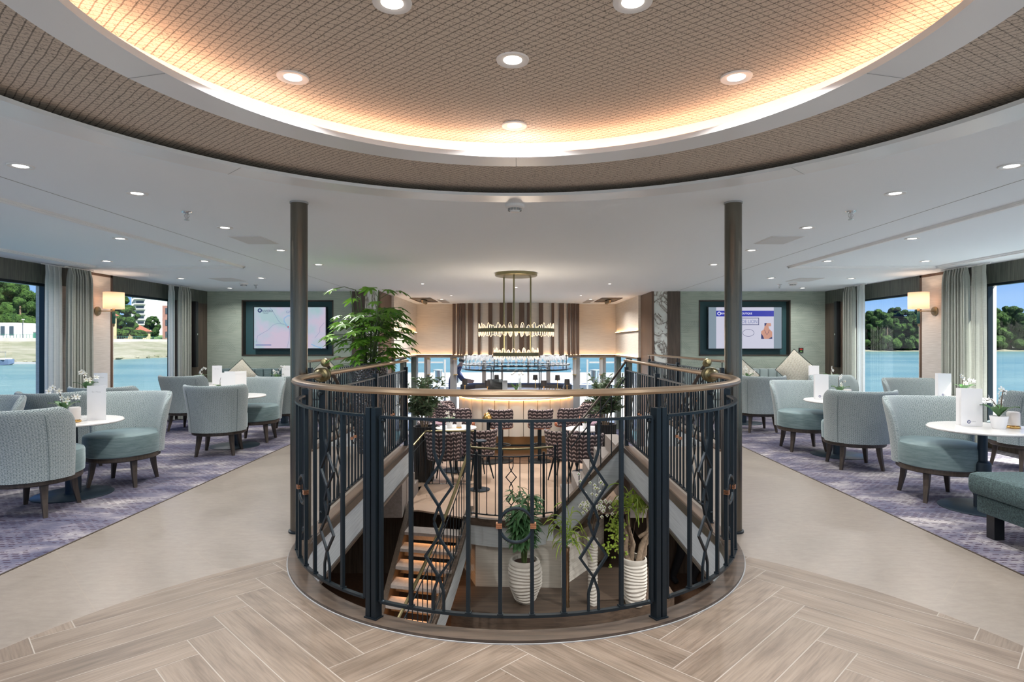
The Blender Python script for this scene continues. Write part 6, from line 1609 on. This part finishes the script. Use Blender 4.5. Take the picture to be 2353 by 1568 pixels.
for px, dd, h, w_, l, mt in ((46, 150, 14.4, 11.5, 'large full green tree behind the white kiosk', 'crown_light'), (5, 172, 15.5, 13, 'dark green tree behind the maroon-roofed house', 'crown_dark'), (118, 190, 16, 9, 'small tree top above the orange-red roof', 'crown_dark'),
                             (272, 186, 14, 9, 'green tree just past the sconce shade', 'crown_light'), (298, 200, 12, 6, 'rounded tree before the white tower blocks', 'crown_light'), (352, 215, 8.5, 6, 'dark rounded tree at the foot of the tower blocks', 'crown_dark'), (318, 185, 3.0, 4.6, 'low bush in front of the yellow low house', 'crown_light'),
                             (408, 225, 14, 9, 'tree behind the pink brick tower', 'crown_dark')):
    x_ = bx(px, dd); tree(x_, dd, gz(x_), h, w_, l, mt, px, G1)
def building(x, y, z, w_, dp, h, label, wall, roof=None, rh=0, rows=2, cols=4, wc='window_dark', cat='building', balc=False):
    r = thing('riverside_building', label, cat, (x, y, z)); MB().bb(-w_/2, w_/2, 0, dp, -1, h).build('walls', wall, r)
    if roof:
        m = MB(); o_ = .5; m.add([(-w_/2-o_, -o_, h), (w_/2+o_, -o_, h), (w_/2+o_, dp+o_, h), (-w_/2-o_, dp+o_, h), (-w_/2*.55, dp/2, h+rh), (w_/2*.55, dp/2, h+rh)], [(0, 1, 5, 4), (1, 2, 5), (2, 3, 4, 5), (3, 0, 4), (3, 2, 1, 0)]); m.build('roof', roof, r)
        MB().bb(w_*.1, w_*.1+.9, dp*.35, dp*.35+.9, h+rh*.3, h+rh+1).build('chimney', 'plaster_white', r)
    for i in range(rows):
        for j in range(cols):
            cx_ = -w_/2+w_*(j+.5)/cols; cz_ = h*(i+.55)/rows; ww = w_/cols*.45; hh = h/rows*.5
            MB().bb(cx_-ww/2, cx_+ww/2, -.08, .02, cz_-hh/2, cz_+hh/2).build('window', wc, r)
            if balc: MB().bb(cx_-ww*.7, cx_+ww*.7, -1.0, -.08, cz_-hh*.9, cz_-hh*.45).build('balcony', 'plaster_white', r)
    for j in range(cols*0): pass
    return r
def bld(px, d, w_, dp, h, *a, **k):
    x = bx(px, d); return building(x, d, gz(x-dp*0)-.2, w_, dp, h+.2, *a, **k)
bld(-14, 140, 10.4, 6, 3.9, 'white riverside kiosk with tall windows', 'plaster_white', None, 0, 1, 5)
bld(-20, 154, 10, 7, 4.3, 'house with steep maroon roof behind the white kiosk', 'plaster_white', 'roof_maroon', 2.6, 1, 4)
bld(156, 168, 14, 10, 7.2, 'yellow house with orange-red roof beside the lattice mast', 'plaster_yellow', 'roof_red', 4.4, 2, 5)
bld(66, 176, 9, 7, 3.4, 'low yellow wing half hidden by the broad tree', 'plaster_yellow', 'roof_red', 1.4, 1, 4)
bld(290, 192, 8.2, 6, 2.9, 'low yellow house with red roof behind the bush', 'plaster_yellow', 'roof_red', 2.2, 1, 3)
bld(322, 262, 7.6, 12, 20, 'white tower block with balconies, beside the sconce tree', 'plaster_white', None, 0, 9, 1, balc=True)
bld(351, 270, 7.4, 12, 21, 'white tower block with balconies, next to the pink brick tower', 'plaster_white', None, 0, 9, 1, balc=True)
bld(396, 285, 12, 12, 19, 'pale tower block behind the pink brick tower', 'concrete', None, 0, 8, 2, balc=True)
bld(386, 200, 3.7, 3.7, 11.6, 'pink brick tower with arched openings', 'brick_pink', None, 0, 3, 1)
hx = bx(81, 145); zz = gz(hx)
r = thing('kiosk_hut', 'small white hut with a green door on the promenade', 'hut', (hx, 145, zz)); MB().bb(-1.5, 1.5, 0, 2, 0, 1.8).build('walls', 'plaster_white', r); MB().bb(-.6, .2, -.05, .01, .02, 1.6).build('door', 'door_green', r); MB().bb(-1.65, 1.65, -.15, 2.15, 1.8, 1.95).build('roof', 'plaster_white', r)
r = thing('lattice_mast', 'tall thin steel lattice mast beside the yellow house', 'mast', (bx(97, 150), 150, zz)); r.scale = (1, 1, 1.12); m = MB()
for x, y in ((-.45, -.45), (.45, -.45), (.45, .45), (-.45, .45)): m.tube([(x, y, 0), (x*.8, y*.8, 11.5)], .05, 4)
for i in range(12):
    z0_, z1_ = i*.95, (i+1)*.95; c4 = [(-.43, -.43), (.43, -.43), (.43, .43), (-.43, .43)]
    for k in range(4): a, b_ = c4[k], c4[(k+1) % 4]; m.tube([(a[0], a[1], z0_), (b_[0], b_[1], z1_)], .03, 3); m.tube([(a[0], a[1], z1_), (b_[0], b_[1], z1_)], .03, 3)
m.build('truss', 'plaster_white', r)
for px, l in ((53, 'thin grey lamp post behind the white kiosk'), (118, 'thin grey lamp post beside the near sheer curtain')):
    dd = 116.5*F/(CX-px); r = thing('street_lamp', l, 'lamp post', (bx(px, dd), dd, ZW+4.8)); MB().tube([(0, 0, 0), (0, 0, 4.6)], .06, 6).build('pole', 'asphalt', r); MB().box((0, 0, 4.7), (.5, .25, .15)).build('lamp_head', 'plaster_white', r)
m = MB()
for i in range(130): y = 128+i*.9; m.bb(-113.62, -113.56, y, y+.06, ZW+4.8, ZW+5.9)
m.bb(-113.62, -113.56, 128, 245, ZW+5.85, ZW+5.91); tag(m.build('promenade_fence', 'door_green'), 'thin green fence along the top of the embankment', 'fence')
r = thing('motor_boat', 'small dark blue motor boat with canopy moored at the bank', 'boat', (bx(-2, 107), 107, ZW)); m = MB(); rows = []
for t, w_, z0_ in ((-1, .9, .05), (-.5, 1.0, 0), (.2, .95, 0), (.75, .55, .1), (1, .05, .35)): rows.append([(t*2.7, -w_, 1.0+.1*max(0, t)), (t*2.7, -w_*.8, z0_), (t*2.7, w_*.8, z0_), (t*2.7, w_, 1.0+.1*max(0, t))])
m.loft(rows, True, True, False); m.build('hull', 'boat_blue', r); MB().bb(-1.8, .6, -.8, .8, 2.3, 2.38).build('canopy', 'dark_cloth', r); MB().bb(-2.3, 1.6, -.9, .9, 1.0, 1.25).build('gunwale', 'plaster_white', r)
for x, y in ((-1.7, -.7), (-1.7, .7), (.5, -.7), (.5, .7)): MB().tube([(x, y, 1.2), (x, y, 2.3)], .03, 5).build('canopy_pole', 'chrome', r)
m = MB(); m.bb(-8, 8, -.6, .6, 0, .35); q = m.build('floating_pontoon', 'grey_plastic'); q.location = (bx(92, 112), 112, ZW); tag(q, 'long low grey pontoon moored along the bank', 'pontoon')
# wooded shore side: bank and tree line at y 275
m = MB(); m.add([(40, 274, ZW), (700, 274, ZW), (700, 290, ZW+1.5), (40, 290, ZW+1.5), (700, 600, ZW+3), (40, 600, ZW+3)], [(0, 1, 2, 3), (3, 2, 4, 5)]); struct(m.build('ground_shore', 'bank'))
base = []
for k in range(4): base.append((tree(0, 0, -50, 17.5+.8*k, 13, 'x', ('crown_light', 'crown_dark')[k % 2], 100+k, 'x')))
rn = random.Random(31); i = 0
for row, y in enumerate((283, 292)):
    x = 140.0+row*4
    while x < 252:
        src = base[i % 4]; l = 'leafy green tree in the dense tree line on the far wooded shore'
        pos = (x+rn.uniform(-1, 1), y+rn.uniform(-2, 2), ZW+.5+row*.8-1.0)
        sc_ = rn.uniform(.92, 1.08)*(1.0+.0009*(x-140)) 
        if i < 4: src.location = pos; src['label'] = l; src['group'] = 'tree line of the wooded shore'; src.scale = (sc_,)*3
        else: dup(src, pos, rn.uniform(0, 6), l, 'tree line of the wooded shore', sc_)
        x += rn.uniform(7.5, 9.5); i += 1
# terrace outside the bar
m = MB(); r = thing('terrace_balustrade', 'glass balustrade with steel posts around the sunny stern terrace', 'railing', (0, 20.8, BAR-.04))
for x in (-5, -3.6, -2.2, -.7, .7, 2.2, 3.6, 5): MB().box((x, 0, .55), (.05, .05, 1.1)).build('post', 'grey_plastic', r)
MB().bb(-5.2, 5.2, -.03, .03, 1.1, 1.14).build('handrail', 'grey_plastic', r); g = MB(); g.add([(-5.1, 0, .08), (5.1, 0, .08), (5.1, 0, 1.05), (-5.1, 0, 1.05)], [(0, 1, 2, 3)]); g.build('glass_panel', 'pane_glass', r)
for s in (-1, 1):
    r = thing('terrace_glass_screen', 'upright glass wind screen on the terrace outside the bar window, %s side' % ('riverbank' if s < 0 else 'wooded shore'), 'screen', (s*2.0, 16.8, BAR-.04))
    MB().box((0, 0, .85), (.05, .05, 1.7)).build('post', 'grey_plastic', r); MB().bb(s*.05, s*1.4, -.02, .02, 1.60, 1.64).build('top_rail', 'grey_plastic', r); g = MB(); g.add([(s*.05, 0, .1), (s*1.4, 0, .1), (s*1.4, 0, 1.58), (s*.05, 0, 1.58)], [(0, 1, 2, 3)]); g.build('glass_panel', 'pane_glass', r)
    r = thing('terrace_stone_counter', 'long white terrace counter outside the bar window, %s side' % ('riverbank' if s < 0 else 'wooded shore'), 'counter', (s*1.9, 17.6, BAR-.04)); MB().bb(-.9, .9, -.4, .4, 0, .9).build('body', 'deck_white', r); MB().bb(-.95, .95, -.45, .45, .9, .96).build('top', 'deck_white', r)
    for dx in (.0, .55):
        r = thing('steel_cylinder', 'shiny steel cylinder standing on the %s terrace counter, %s' % ('riverbank-side' if s < 0 else 'wooded-shore-side', 'toward the middle' if dx == 0 else 'toward the outer end'), 'container', (s*(1.75+dx), 17.6, BAR+.92)); MB().lathe([(0, 0), (.14, 0), (.14, .4), (0, .4)], n=28, caps=False).build('body', 'chrome', r); MB().lathe([(0, .4), (.145, .4), (.145, .42), (0, .43)], n=28, caps=False).build('lid', 'grey_plastic', r)
    r = thing('terrace_table', 'white table on the terrace straight outside the middle windows, %s side' % ('riverbank' if s < 0 else 'wooded shore'), 'table', (s*.45, 16.3, BAR-.04)); MB().lathe([(0, .72), (.38, .72), (.38, .76), (0, .76)], n=32, caps=False).build('tabletop', 'deck_white', r); MB().lathe([(.03, 0), (.03, .72)], n=12).build('pedestal', 'grey_plastic', r)
